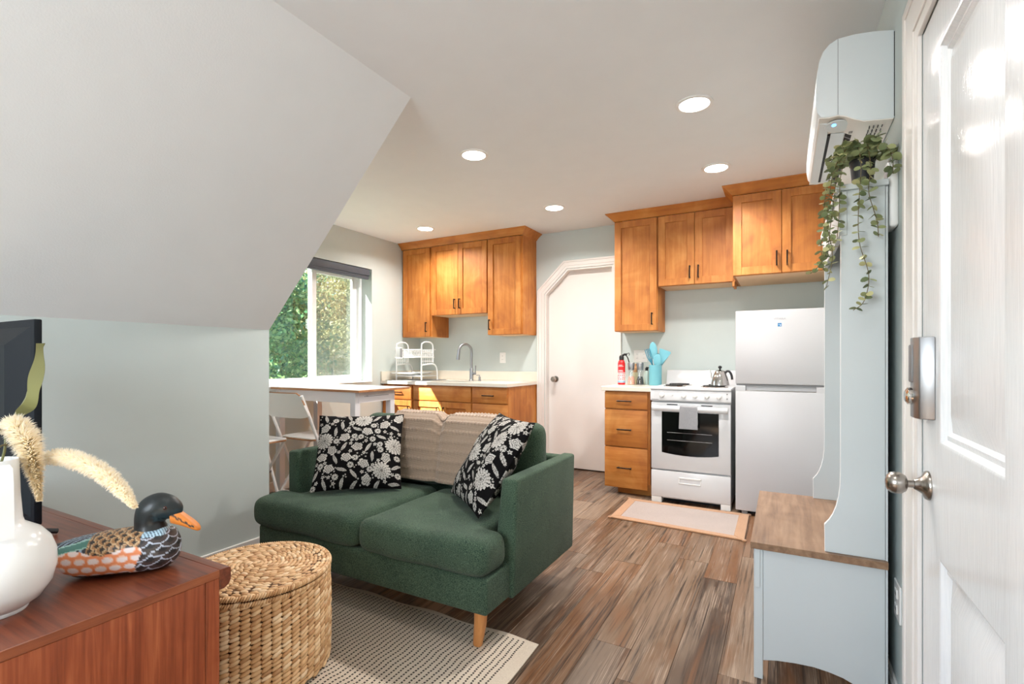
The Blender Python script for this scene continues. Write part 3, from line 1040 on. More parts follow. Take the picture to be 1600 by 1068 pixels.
bm = nb(); tube(bm, [(fx, fy, CT1 + 0.075), (fx + 0.055, fy - 0.004, CT1 + 0.078)], 0.013, 12); tube(bm, [(fx + 0.05, fy - 0.004, CT1 + 0.078), (fx + 0.056, fy - 0.004, CT1 + 0.165)], 0.0065, 10)
part('lever', bm, 'steel', t, 60)
t2 = thing('soap_dispenser', 'small low steel cap on the countertop beside the faucet', 'dispenser', (-2.86, 4.545, CT1))
bm = nb(); lathe(bm, [(0.020, CT1 + 0.0005), (0.020, CT1 + 0.004), (0.012, CT1 + 0.010), (0.012, CT1 + 0.045)], (-2.86, 4.545, 0), 'Z', 16); part('body', bm, 'steel', t2)
bm = nb(); tube(bm, [(-2.86, 4.545, CT1 + 0.043), (-2.86, 4.545, CT1 + 0.06), (-2.875, 4.505, CT1 + 0.062)], 0.005, 8); part('spout', bm, 'steel', t2)

def outlet(label, x0, x1, z0, z1, y, gang):
    t = thing('wall_outlet', label, 'outlet', ((x0 + x1) / 2, y, z0))
    bm = nb(); box(bm, x0, x1, y - 0.006, y, z0, z1, 0.002); part('plate', bm, 'white_plastic', t)
    wd = (x1 - x0) / gang
    for gi in range(gang):
        cx = x0 + wd * (gi + 0.5)
        bm = nb(); box(bm, cx - 0.017, cx + 0.017, y - 0.009, y - 0.0055, (z0 + z1) / 2 - 0.034, (z0 + z1) / 2 + 0.034, 0.001)
        r = part('receptacle', bm, 'white_plastic', t)
        for s in (-1, 1):
            for k in (-1, 1):
                bm = nb(); box(bm, cx + k * 0.006 - 0.001, cx + k * 0.006 + 0.001, y - 0.0096, y - 0.0088, (z0 + z1) / 2 + s * 0.019 - 0.004, (z0 + z1) / 2 + s * 0.019 + 0.004)
                part('slot', bm, 'dark', r, None)
    return t
outlet('white outlet on the wall right of the faucet', -2.727, -2.653, 1.090, 1.207, YB, 1)
outlet('white double outlet plate on the wall behind the pepper mills', -1.253, -1.122, 1.105, 1.218, YB, 2)

# ------------------------------------------------------------------ dish rack and the things in it
rx0, rx1, ry0, ry1 = -3.715, -3.37, 4.20, 4.395
bm = nb(); box(bm, -3.80, -3.335, 4.115, 4.60, CT1 + 0.0005, CT1 + 0.006, 0.002)
single('drying_mat', bm, 'grey_plastic', 'grey drying mat under the dish rack', 'mat')
zb = CT1 + 0.006
t = thing('dish_rack', 'white two-tier dish rack on the counter by the window', 'dish rack', ((rx0 + rx1) / 2, (ry0 + ry1) / 2, zb))
for X in (rx0, rx1):
    bm = nb()
    pts = [(X, ry0, zb), (X, ry0, zb + 0.355), (X, ry0 + 0.02, zb + 0.395), (X, ry0 + 0.06, zb + 0.41), (X, ry1 - 0.06, zb + 0.41), (X, ry1 - 0.02, zb + 0.395), (X, ry1, zb + 0.355), (X, ry1, zb + 0.19)]
    tube(bm, smooth_path(pts, 4), 0.0075, 8)
    pts = [(X, ry0 + 0.005, zb + 0.165), (X, ry1 - 0.01, zb + 0.175), (X, ry1 + 0.05, zb + 0.15), (X, ry1 + 0.075, zb + 0.09), (X, ry1 + 0.08, zb)]
    tube(bm, smooth_path(pts, 4), 0.0075, 8)
    part('end_frame', bm, 'linen_white', t, 60)
    bm = nb()
    for k in range(1, 6):
        yy = ry0 + (ry1 - ry0) * k / 6
        tube(bm, [(X, yy, zb + 0.17), (X, yy, zb + 0.33)], 0.0022, 5)
    for zz in (0.205, 0.255, 0.30):
        tube(bm, [(X, ry0, zb + zz), (X, ry1, zb + zz)], 0.0028, 5)
    part('end_wires', bm, 'linen_white', t, 60)
bm = nb()
ut0, ut1 = zb + 0.262, zb + 0.330
box(bm, rx0, rx1, ry0 - 0.02, ry1 + 0.03, ut0 - 0.02, ut0 - 0.012, 0.003)
box(bm, rx0 - 0.01, rx1 + 0.01, ry0 - 0.024, ry0 - 0.016, ut0 - 0.02, ut0 - 0.002, 0.002)
part('upper_tray', bm, 'linen_white', t)
bm = nb()
for Y in (ry0 - 0.02, ry1 + 0.02):
    tube(bm, [(rx0, Y, ut1), (rx1 + 0.02, Y, ut1)], 0.004, 6)
    n_ = 16
    for k in range(n_):
        xa = rx0 + (rx1 - rx0) * k / n_; xb = rx0 + (rx1 - rx0) * (k + 1) / n_
        tube(bm, [(xa, Y, ut0 - 0.005), (xb, Y, ut1)], 0.0022, 4); tube(bm, [(xb, Y, ut0 - 0.005), (xa, Y, ut1)], 0.0022, 4)
part('side_lattice', bm, 'linen_white', t, None)
bm = nb()
box(bm, rx0 - 0.06, rx1 - 0.10, ry0 - 0.03, ry1 + 0.02, zb + 0.07, zb + 0.08, 0.003)
for k in range(9):
    xx = rx0 + (rx1 - rx0) * k / 8
    tube(bm, [(xx, ry0, zb + 0.045), (xx, ry1 + 0.06, zb + 0.045)], 0.003, 5)
for Y in (ry0, ry1 + 0.06):
    tube(bm, [(rx0, Y, zb + 0.045), (rx1, Y, zb + 0.045)], 0.004, 6)
part('lower_tray', bm, 'linen_white', t)
uc = thing('utensil_cup', 'grey mesh utensil cup hooked on the front of the dish rack', 'cup', (-3.64, 4.168, zb + 0.235))
bm = nb(); box(bm, -3.668, -3.612, 4.142, 4.176, zb + 0.235, zb + 0.345, 0.006, 2); part('cup', bm, 'grey_plastic', uc)
bm = nb()
for zz in (0.235, 0.342): box(bm, -3.672, -3.608, 4.138, 4.1765, zb + zz, zb + zz + 0.010, 0.003)
part('rim', bm, 'linen_white', uc)
for k, (lx, lab) in enumerate(((-3.56, 'white plate lying in the lower dish rack, toward the window'), (-3.44, 'white plate lying in the lower dish rack, toward the faucet'))):
    t = thing('plate', lab, 'plate', (lx, 4.31, zb + 0.05 + 0.02 * k), 0, 'plates in the dish rack')
    z_ = zb + 0.0515 + 0.02 * k
    bm = nb(); lathe(bm, [(0.0, z_), (0.07, z_), (0.088, z_ + 0.008), (0.112, z_ + 0.014), (0.113, z_ + 0.017), (0.088, z_ + 0.012), (0.07, z_ + 0.005), (0.0, z_ + 0.004)], (lx, 4.31, 0), 'Z', 32, False)
    part('dish', bm, 'ceramic', t, 50)

# ------------------------------------------------------------------ counter things by the stove
CZ = CT1 + 0.0045
ex, ey = -1.283, 4.44
t = thing('fire_extinguisher', 'red aerosol fire extinguisher with black trigger, left of the mills', 'fire extinguisher', (ex, ey, CZ))
bm = nb(); lathe(bm, [(0.030, CZ), (0.033, CZ + 0.004), (0.033, CZ + 0.190), (0.027, CZ + 0.212), (0.018, CZ + 0.222)], (ex, ey, 0), 'Z', 24)
cb_ = part('canister', bm, 'red', t)
bm = nb(); lathe(bm, [(0.0334, CZ + 0.035), (0.0336, CZ + 0.036), (0.0336, CZ + 0.108), (0.0334, CZ + 0.109)], (ex, ey, 0), 'Z', 24, False)
part('label', bm, 'ext_label', cb_)
bm = nb(); lathe(bm, [(0.0336, CZ + 0.018), (0.0337, CZ + 0.034)], (ex, ey, 0), 'Z', 24, False)
part('blue_band', bm, plain('pale_blue_band', (150, 186, 214), 0.5), cb_, label='pale blue printed band')
sp = Soup()
pr = random.Random(3)
for row in range(4):
    for colm in range(5):
        a = math.radians(-150 + colm * 30 + (row % 2) * 8); h = CZ + 0.046 + row * 0.016
        if (row, colm) in ((1, 2), (3, 0)): continue
        tx = Vector((-math.sin(a), math.cos(a), 0)); nrm = Vector((math.cos(a), math.sin(a), 0))
        c0 = Vector((ex, ey, h)) + nrm * 0.0340
        ww = 0.0045 + pr.random() * 0.002
        q = [c0 - tx * ww, c0 + tx * ww, c0 + tx * ww + Vector((0, 0, 0.008)), c0 - tx * ww + Vector((0, 0, 0.008))]
        sp.add([tuple(p) for p in q], [(0, 1, 2, 3)])
part('label_marks', sp, 'red', cb_, None)
sp = Soup()
for h, ws in ((0.118, 0.9), (0.126, 0.7), (0.163, 1.0), (0.173, 0.6)):
    n_ = 8
    vs = []
    for k in range(n_ + 1):
        a = math.radians(-90) + (k / n_ - 0.5) * ws * 1.7
        vs += [(ex + 0.0336 * math.cos(a), ey + 0.0336 * math.sin(a), CZ + h), (ex + 0.0336 * math.cos(a), ey + 0.0336 * math.sin(a), CZ + h + 0.004)]
    sp.add(vs, [(2 * k, 2 * k + 2, 2 * k + 3, 2 * k + 1) for k in range(n_)])
part('white_print', sp, 'ext_label', cb_, None)
bm = nb(); lathe(bm, [(0.021, CZ + 0.222), (0.021, CZ + 0.250), (0.014, CZ + 0.264)], (ex, ey, 0), 'Z', 18)
tube(bm, [(ex, ey, CZ + 0.255), (ex + 0.03, ey - 0.006, CZ + 0.272), (ex + 0.05, ey - 0.01, CZ + 0.272)], 0.010, 8)
part('nozzle', bm, 'black', t)
bm = nb(); tube(bm, smooth_path([(ex + 0.036, ey - 0.008, CZ + 0.270), (ex + 0.058, ey - 0.012, CZ + 0.245), (ex + 0.074, ey - 0.014, CZ + 0.200)], 4), 0.005, 6)
tube(bm, smooth_path([(ex + 0.05, ey - 0.01, CZ + 0.272), (ex + 0.068, ey - 0.012, CZ + 0.284), (ex + 0.076, ey - 0.012, CZ + 0.272), (ex + 0.070, ey - 0.012, CZ + 0.262)], 4), 0.003, 6)
part('trigger', bm, 'black', t)

def grinder(label, gx, gy, content, name='spice_grinder'):
    t = thing(name, label, 'grinder', (gx, gy, CZ), 0, 'spice grinders by the stove')
    bm = nb(); lathe(bm, [(0.0325, CZ), (0.033, CZ + 0.006), (0.030, CZ + 0.045), (0.022, CZ + 0.085), (0.0245, CZ + 0.130)], (gx, gy, 0), 'Z', 22)
    part('jar', bm, 'jar_glass', t)
    bm = nb(); lathe(bm, [(0.030, CZ + 0.004), (0.0308, CZ + 0.008), (0.028, CZ + 0.045), (0.0215, CZ + 0.074)], (gx, gy, 0), 'Z', 22)
    part('spice', bm, content, t)
    bm = nb(); lathe(bm, [(0.027, CZ + 0.130), (0.027, CZ + 0.142), (0.028, CZ + 0.146), (0.031, CZ + 0.192), (0.028, CZ + 0.197)], (gx, gy, 0), 'Z', 22)
    part('cap', bm, 'steel', t)
    return t
grinder('glass grinder with pink salt and steel cap, beside the fire extinguisher', -1.196, 4.445, 'salt')
grinder('glass grinder with black pepper and steel cap', -1.118, 4.452, 'pepper')
t = thing('spice_jar', 'wooden topped spice jar between and behind the two grinders', 'jar', (-1.182, 4.53, CZ))
bm = nb(); lathe(bm, [(0.024, CZ), (0.024, CZ + 0.10), (0.020, CZ + 0.11)], (-1.182, 4.53, 0), 'Z', 18); part('jar', bm, plain('cream_jar', (220, 210, 170), 0.4), t)
bm = nb(); lathe(bm, [(0.022, CZ + 0.11), (0.022, CZ + 0.15), (0.012, CZ + 0.16), (0.014, CZ + 0.185), (0.0, CZ + 0.19)], (-1.182, 4.53, 0), 'Z', 18, False); part('lid', bm, 'beech', t)
t = thing('spray_bottle', 'clear spray bottle with black trigger behind the pepper grinder', 'bottle', (-1.085, 4.56, CZ))
bm = nb(); lathe(bm, [(0.030, CZ), (0.031, CZ + 0.07), (0.026, CZ + 0.10), (0.013, CZ + 0.125)], (-1.085, 4.56, 0), 'Z', 18); part('bottle', bm, plain('pale_green_plastic', (196, 214, 206), 0.3), t)
bm = nb(); lathe(bm, [(0.014, CZ + 0.125), (0.014, CZ + 0.15)], (-1.085, 4.56, 0), 'Z', 12); tube(bm, [(-1.09, 4.56, CZ + 0.155), (-1.06, 4.555, CZ + 0.15), (-1.035, 4.55, CZ + 0.11), (-1.015, 4.548, CZ + 0.06)], 0.006, 6)
part('trigger', bm, 'black', t)

cxk, cyk = -0.985, 4.455
t = thing('utensil_crock', 'aqua cylindrical utensil crock left of the stove', 'crock', (cxk, cyk, CZ))
bm = nb(); lathe(bm, [(0.052, CZ), (0.054, CZ + 0.003), (0.054, CZ + 0.178), (0.050, CZ + 0.178), (0.050, CZ + 0.006), (0.0, CZ + 0.006)], (cxk, cyk, 0), 'Z', 32, False)
bmesh.ops.holes_fill(bm, edges=[e_ for e_ in bm.edges if e_.is_boundary])
part('cylinder', bm, 'teal', t)
def utensil(label, top, base, kind, mat, mh='beech'):
    t = thing('cooking_utensil', label, 'utensil', base, 0, 'utensils in the aqua crock')
    b0 = Vector(base); t0 = Vector(top); d = (t0 - b0).normalized()
    neck = b0 + d * ((t0 - b0).length * 0.62)
    hm = b0 + d * ((t0 - b0).length * 0.55)
    bm = nb(); tube(bm, [b0, hm], 0.0065, 8); part('handle', bm, mh, t, 60)
    sx = Vector((1, 0, 0)) - d * d.x; sx.normalize(); sy = d.cross(sx)
    s = Soup()
    if kind == 'spoon':
        c_ = neck + (t0 - neck) * 0.5
        s.ell(c_, sx * 0.034, sy * 0.008, (t0 - neck) * 0.55, 16, 10)
    elif kind == 'spatula':
        wd = 0.052
        pts = [neck - sx * 0.014, neck + sx * 0.014, t0 + sx * wd - d * 0.012, t0 + sx * (wd - 0.008), t0 - sx * (wd - 0.008), t0 - sx * wd - d * 0.004]
        vs = [tuple(p + sy * 0.003) for p in pts] + [tuple(p - sy * 0.003) for p in pts]
        n_ = len(pts)
        s.add(vs, [tuple(range(n_)), tuple(range(2 * n_ - 1, n_ - 1, -1))] + [(i, i + n_, (i + 1) % n_ + n_, (i + 1) % n_) for i in range(n_)])
    elif kind == 'fork':
        for k in (-1.5, -0.5, 0.5, 1.5):
            bm = nb(); tube(bm, [neck + sx * 0.004 * k, neck + (t0 - neck) * 0.4 + sx * 0.014 * k, t0 + sx * 0.013 * k], 0.004, 6)
            me = bpy.data.meshes.new('q'); bm.to_mesh(me); bm.free()
            s.add([tuple(v.co) for v in me.vertices], [tuple(p.vertices) for p in me.polygons]); bpy.data.meshes.remove(me)
    s.ell(hm + (neck - hm) * 0.8, sx * 0.008, sy * 0.008, (neck - hm) * 1.6, 8, 6)
    part('head', s, mat, t, 50)
utensil('aqua spoon standing tallest in the crock', (cxk - 0.025, cyk + 0.005, 1.278), (cxk + 0.010, cyk - 0.005, CZ + 0.008), 'spoon', 'teal')
utensil('wide aqua turner leaning right in the crock', (cxk + 0.085, cyk + 0.01, 1.212), (cxk - 0.022, cyk + 0.01, CZ + 0.008), 'spatula', 'teal')
utensil('dark teal pasta fork leaning left in the crock', (cxk - 0.072, cyk - 0.005, 1.222), (cxk + 0.026, cyk + 0.018, CZ + 0.008), 'fork', 'teal_dk', 'black')
utensil('aqua spatula with beech handle low in front of the crock spoon', (cxk + 0.03, cyk - 0.036, 1.172), (cxk + 0.0, cyk - 0.030, CZ + 0.008), 'spoon', 'teal')
utensil('narrow aqua turner behind the wide one', (cxk + 0.055, cyk + 0.036, 1.175), (cxk - 0.005, cyk + 0.034, CZ + 0.008), 'spatula', 'teal')

# ------------------------------------------------------------------ stove
s0, s1 = -0.929, -0.337
t = thing('stove', 'white electric coil stove with a black glass oven window', 'stove', ((s0 + s1) / 2, 4.35, 0))
bm = nb(); box(bm, s0 + 0.006, s1 - 0.004, 4.062, 4.70, 0.035, 0.895, 0.003); part('body', bm, 'enamel', t)
bm = nb(); box(bm, s0, s1, 4.018, 4.62, 0.893, 0.914, 0.006, 2); part('cooktop', bm, 'enamel', t)
bm = nb(); prism(bm, [(4.615, 0.905), (4.655, 1.036), (4.705, 1.036), (4.705, 0.905)], 0, s0 + 0.004, s1 - 0.004, 0.006, 2); part('backguard', bm, 'enamel', t)
bm = nb(); prism(bm, [(4.032, 0.803), (4.018, 0.812), (4.026, 0.891), (4.064, 0.891), (4.064, 0.803)], 0, s0, s1, 0.004, 2)
cp = part('control_panel', bm, 'enamel', t)
for kx in (-0.838, -0.674, -0.591, -0.506, -0.420):
    bm = nb(); lathe(bm, [(0.021, 0.0), (0.0205, 0.005), (0.016, 0.010), (0.015, 0.022), (0.012, 0.024)], (0, 0, 0), 'Y', 22)
    box(bm, -0.003, 0.003, 0.012, 0.026, -0.017, 0.017, 0.001)
    for v in bm.verts: v.co = Vector((v.co.x + kx, 4.0225 - v.co.y, v.co.z + 0.853))
    part('knob', bm, 'white_plastic', cp, 40)
bm = nb(); lathe(bm, [(0.006, 0), (0.005, 0.004), (0, 0.005)], (0, 0, 0), 'Y', 14, False)
for v in bm.verts: v.co = Vector((v.co.x - 0.757, 4.0225 - v.co.y, v.co.z + 0.856))
part('indicator', bm, 'white_plastic', cp)
bm = nb()
for z_ in (0.872, 0.838): box(bm, -0.368, -0.361, 4.0165, 4.024, z_ - 0.0035, z_ + 0.0035)
for k in range(7): box(bm, -0.915 + k * 0.0075, -0.910 + k * 0.0075, 4.0175, 4.021, 0.8155, 0.8195)
part('markings', bm, 'ink', cp, None)
bm = nb(); box(bm, s0 + 0.004, s1 - 0.004, 4.034, 4.060, 0.268, 0.795, 0.005, 2)
od = part('oven_door', bm, 'enamel', t)
# window with curved lower edge
wp = [(-0.842, 0.402), (-0.842, 0.722), (-0.424, 0.722), (-0.424, 0.402)] + [(-0.424 - 0.418 * k / 8, 0.400 - 0.016 * math.sin(PI * k / 8)) for k in range(1, 8)]
bm = nb(); prism(bm, wp, 1, 4.0310, 4.0345, 0.001, 1); ow = part('oven_window', bm, 'black_gloss', od)
for z_ in (0.50, 0.56):
    bm = nb(); tube(bm, [(-0.80, 4.0302, z_), (-0.47, 4.0302, z_)], 0.0014, 6); part('oven_rack', bm, 'steel', ow)
bm = nb(); prism(bm, [(4.006, 0.772), (3.992, 0.768), (3.986, 0.750), (3.992, 0.732), (4.006, 0.728)], 0, s0 + 0.015, s1 - 0.02, 0.005, 2)
for a, b in ((s0 + 0.017, s0 + 0.05), (s1 - 0.055, s1 - 0.022)): box(bm, a, b, 4.0, 4.036, 0.732, 0.769, 0.004)
part('handle', bm, 'enamel', od)
for a, b in ((-0.803, -0.722), (-0.548, -0.468)):
    bm = nb(); box(bm, a, b, 4.0305, 4.035, 0.776, 0.782); part('vent_slot', bm, 'dark', od)
bm = nb(); box(bm, s0 + 0.004, s1 - 0.004, 4.034, 4.060, 0.048, 0.256, 0.005, 2); dr = part('drawer', bm, 'enamel', t)
bm = nb()
box(bm, -0.715, -0.548, 4.0285, 4.0345, 0.205, 0.217, 0.002); box(bm, -0.715, -0.548, 4.0285, 4.0345, 0.166, 0.173, 0.002)
box(bm, -0.715, -0.708, 4.0285, 4.0345, 0.166, 0.217, 0.002); box(bm, -0.555, -0.548, 4.0285, 4.0345, 0.166, 0.217, 0.002)
part('drawer_grip', bm, 'white_plastic', dr)
for a, b in ((s0 + 0.005, -0.845), (-0.412, s1 - 0.005)):
    bm = nb(); box(bm, a, b, 4.036, 4.12, 0.0, 0.047, 0.004); part('foot', bm, 'white_plastic', t)
bm = nb(); box(bm, s0 + 0.02, s1 - 0.02, 4.14, 4.66, 0.0, 0.04); part('base_shadow_gap', bm, 'dark', t)
for (bx, by, br) in ((-0.775, 4.44, 0.085), (-0.775, 4.21, 0.07), (-0.475, 4.22, 0.085), (-0.475, 4.46, 0.07)):
    bm = nb(); lathe(bm, [(br + 0.018, 0.9142), (br + 0.014, 0.918), (br + 0.006, 0.9165), (0, 0.9155)], (bx, by, 0), 'Z', 32, False)
    pan = part('drip_pan', bm, 'chrome', t, 40)
    pts = []
    for k in range(90):
        a = 2 * PI * 3.6 * k / 89
        rr = 0.018 + (br - 0.018) * k / 89
        pts.append((bx + rr * math.cos(a), by + rr * math.sin(a), 0.9215))
    bm = nb(); tube(bm, pts, 0.0042, 6); part('burner_coil', bm, 'coil', pan, 60)

# kettle
kx, ky, kz = -0.435, 4.225, 0.9262
t = thing('kettle', 'polished steel kettle with black knob and handle on the front right burner', 'kettle', (kx, ky, kz))
bm = nb(); lathe(bm, [(0.064, kz), (0.068, kz + 0.004), (0.066, kz + 0.022), (0.057, kz + 0.062), (0.044, kz + 0.096), (0.035, kz + 0.110)], (kx, ky, 0), 'Z', 36)
part('body', bm, 'chrome', t, 40)
bm = nb(); lathe(bm, [(0.036, kz + 0.110), (0.035, kz + 0.115), (0.018, kz + 0.124), (0.006, kz + 0.127), (0.0, kz + 0.127)], (kx, ky, 0), 'Z', 28, False)
ld_ = part('lid', bm, 'chrome', t, 40)
bm = nb(); lathe(bm, [(0.004, kz + 0.126), (0.005, kz + 0.130), (0.0125, kz + 0.136), (0.0145, kz + 0.144), (0.0115, kz + 0.153), (0.0, kz + 0.157)], (kx, ky, 0), 'Z', 20, False)
part('lid_knob', bm, 'black', ld_, 60)
bm = nb(); tube(bm, smooth_path([(kx - 0.052, ky, kz + 0.050), (kx - 0.064, ky, kz + 0.066), (kx - 0.066, ky, kz + 0.092), (kx - 0.074, ky, kz + 0.112), (kx - 0.084, ky, kz + 0.116)], 4), 0.005, 8, rs=None)
part('spout', bm, 'chrome', t, 60)
bm = nb(); tube(bm, smooth_path([(kx + 0.038, ky, kz + 0.100), (kx + 0.052, ky, kz + 0.113), (kx + 0.070, ky, kz + 0.108), (kx + 0.083, ky, kz + 0.082), (kx + 0.088, ky, kz + 0.048)], 4), 0.009, 10)
tube(bm, [(kx + 0.042, ky, kz + 0.098), (kx + 0.047, ky - 0.012, kz + 0.060), (kx + 0.050, ky - 0.02, kz + 0.030)], 0.004, 6)
part('handle', bm, 'black', t, 60)

# towel over the oven handle
def cloth_strip(path, x0, x1, nx, wob, thick, seed=0, xs=None):
    """cloth whose cross-section follows path [(y,z)], with waviness"""
    P = smooth_path([(0, p[0], p[1]) for p in path], 6)
    v, f = [], []
    n = len(P)
    for i, p in enumerate(P):
        d = (P[min(i + 1, n - 1)] - P[max(i - 1, 0)]).normalized()
        nr = Vector((0, -d.z, d.y))
        for j in range(nx + 1):
            u = j / nx
            xx = x0 + (x1 - x0) * u
            if xs: xx = xs(u, i / (n - 1))
            wv = mnoise.noise(Vector((xx * 9 + seed, p.z * 4, seed * 1.7 + p.y * 3))) * wob
            v.append((xx, p.y + nr.y * wv, p.z + nr.z * wv))
    for i in range(n - 1):
        for j in range(nx):
            a = i * (nx + 1) + j
            f.append((a, a + 1, a + nx + 2, a + nx + 1))
    return v, f
def solid(v, f, t):
    me = bpy.data.meshes.new('tmp'); me.from_pydata(v, [], f)
    bm = bmesh.new(); bm.from_mesh(me); bpy.data.meshes.remove(me)
    bmesh.ops.recalc_face_normals(bm, faces=list(bm.faces))
    bmesh.ops.solidify(bm, geom=list(bm.faces), thickness=t)
    return bm
v, f = cloth_strip([(3.979, 0.600), (3.978, 0.66), (3.980, 0.745), (3.984, 0.772), (3.999, 0.7785), (4.013, 0.772), (4.018, 0.74), (4.022, 0.66), (4.022, 0.63)], -0.704, -0.566, 18, 0.004, 0.004, 3, xs=lambda u, s: (-0.694 - 0.010 * (1 - min(1, s * 2))) + u * (0.124 + 0.014 * (1 - min(1, s * 2))))
single('dish_towel', solid(v, f, 0.004), 'towel', 'grey terry dish towel hung over the oven door handle', 'towel', smooth=60)
v, f = cloth_strip([(3.971, 0.588), (3.970, 0.65), (3.972, 0.735)], -0.685, -0.575, 14, 0.003, 0.003, 8)

# ------------------------------------------------------------------ fridge
f0, f1, fy = -0.306, 0.292, 3.99
t = thing('refrigerator', 'white top freezer refrigerator beside the stove', 'refrigerator', ((f0 + f1) / 2, 4.3, 0))
bm = nb(); box(bm, f0 + 0.004, f1 - 0.004, fy + 0.055, 4.66, 0.03, 1.478, 0.006, 2); part('body', bm, 'fridge_white', t)
bm = nb(); box(bm, f0, f1, fy, fy + 0.050, 0.953, 1.484, 0.007, 2); fd = part('freezer_door', bm, 'fridge_white', t)
bm = nb()
box(bm, f0, f1, fy, fy + 0.050, 0.035, 0.905, 0.006, 2)
box(bm, f0, -0.238, fy + 0.0002, fy + 0.050, 0.9, 0.941, 0.003); box(bm, 0.200, f1, fy + 0.0002, fy + 0.050, 0.9, 0.941, 0.003)
box(bm, -0.238, 0.200, fy + 0.022, fy + 0.050, 0.9, 0.941, 0.001)
md = part('fridge_door', bm, 'fridge_white', t)
bm = nb(); box(bm, -0.236, 0.198, fy + 0.001, fy + 0.020, 0.9055, 0.9095, 0.001); part('handle_lip', bm, 'chrome', md, label='chrome lip of the recessed door handle')
bm = nb(); box(bm, f0 + 0.006, f1 - 0.006, fy + 0.008, fy + 0.05, 0.942, 0.952); part('gasket', bm, 'grey_plastic', t)
tg = text_geo('VITARA', 0.0185)
for v_ in tg.verts: v_.co = Vector((v_.co.x * 1.25 - 0.021, fy - 0.0008 - v_.co.z, v_.co.y + 1.413))
part('brand_lettering', tg, 'logo_grey', fd, None, label='pale silver lettering')
bm = nb(); box(bm, -0.033, -0.009, fy - 0.0006, fy + 0.001, 1.364, 1.388); st = part('sticker', bm, 'sticker', fd, label='small blue square sticker')
sp = Soup()
star = [(0.0045 * (1 if k % 2 == 0 else 0.45) * math.sin(2 * PI * k / 10), 0.0045 * (1 if k % 2 == 0 else 0.45) * math.cos(2 * PI * k / 10)) for k in range(10)]
sp.add([(-0.0165 + a, fy - 0.0010, 1.3715 + b) for a, b in star], [tuple(range(10))])
arc = []
for k in range(9):
    a = math.radians(20 + 140 * k / 8)
    arc += [(-0.021 + 0.0095 * math.cos(a), fy - 0.0010, 1.372 + 0.008 * math.sin(a)), (-0.021 + 0.0083 * math.cos(a), fy - 0.0010, 1.372 + 0.0068 * math.sin(a))]
sp.add(arc, [(2 * k, 2 * k + 2, 2 * k + 3, 2 * k + 1) for k in range(8)])
part('sticker_print', sp, 'logo', st, None)
for a in (f0 + 0.04, f1 - 0.09):
    bm = nb(); box(bm, a, a + 0.04, fy + 0.01, fy + 0.06, 0.0, 0.036, 0.004); part('foot', bm, 'grey_plastic', t)
bm = nb(); box(bm, f0 + 0.02, f1 - 0.02, fy + 0.09, 4.62, 0.0, 0.032); part('plinth', bm, 'dark', t)

# mat in front of the stove
bm = nb()
cor = [(-1.090, 3.470), (-0.212, 3.420), (-0.216, 4.006), (-1.094, 4.012)]
def quad_in(k):
    cx_ = sum(p[0] for p in cor) / 4; cy_ = sum(p[1] for p in cor) / 4
    return [(p[0] + (k if p[0] < cx_ else -k), p[1] + (k * 0.85 if p[1] < cy_ else -k * 0.85)) for p in cor]
t = thing('kitchen_mat', 'oatmeal mat with tan border on the floor before the stove', 'mat', (-0.65, 3.73, 0))
prism(bm, quad_in(0.03), 2, 0.0005, 0.009, 0.003, 1); part('mat', bm, 'mat_in', t)
Pc = cor; inn = quad_in(0.065)
bm = nb()
for i in range(4):
    a, b, c_, d_ = cor[i], cor[(i + 1) % 4], inn[(i + 1) % 4], inn[i]
    prism(bm, [a, b, c_, d_], 2, 0.0004, 0.0115, 0.003, 1)
    for p in (a,):
        lathe(bm, [(0.012, 0.0005), (0.014, 0.006), (0.012, 0.012)], (p[0], p[1], 0), 'Z', 10)
part('border', bm, 'mat_edge', t)

# ------------------------------------------------------------------ hall tree on the right wall
TN, TF = 1.985, 2.735
t = thing('hall_tree', 'white hall tree with greige wooden bench by the entry door', 'hall tree', (0.1, 2.36, 0))
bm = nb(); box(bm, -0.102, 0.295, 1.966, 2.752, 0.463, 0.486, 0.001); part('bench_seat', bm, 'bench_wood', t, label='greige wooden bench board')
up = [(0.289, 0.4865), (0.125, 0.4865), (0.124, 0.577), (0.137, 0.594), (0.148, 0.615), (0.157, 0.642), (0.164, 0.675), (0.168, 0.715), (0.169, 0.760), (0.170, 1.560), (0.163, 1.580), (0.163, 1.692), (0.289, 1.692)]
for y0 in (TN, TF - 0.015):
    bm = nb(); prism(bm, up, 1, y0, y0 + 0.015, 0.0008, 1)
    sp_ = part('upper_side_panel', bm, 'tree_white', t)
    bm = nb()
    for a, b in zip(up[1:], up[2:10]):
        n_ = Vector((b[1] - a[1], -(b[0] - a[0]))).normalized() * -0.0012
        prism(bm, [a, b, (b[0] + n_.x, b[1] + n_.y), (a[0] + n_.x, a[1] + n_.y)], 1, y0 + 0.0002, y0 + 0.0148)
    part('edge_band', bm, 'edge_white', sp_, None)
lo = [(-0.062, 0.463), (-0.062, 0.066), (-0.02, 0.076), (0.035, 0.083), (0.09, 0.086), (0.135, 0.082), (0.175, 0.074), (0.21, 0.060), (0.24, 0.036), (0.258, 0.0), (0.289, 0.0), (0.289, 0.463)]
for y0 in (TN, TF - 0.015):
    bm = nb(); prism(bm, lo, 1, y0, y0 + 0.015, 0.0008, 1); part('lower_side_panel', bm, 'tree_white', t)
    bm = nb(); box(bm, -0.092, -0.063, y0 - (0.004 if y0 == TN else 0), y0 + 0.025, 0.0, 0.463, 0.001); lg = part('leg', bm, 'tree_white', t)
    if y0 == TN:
        bm = nb(); box(bm, -0.0895, -0.0715, y0 - 0.009, y0 - 0.004, 0.325, 0.462, 0.001); part('rail_end', bm, 'tree_white', lg)
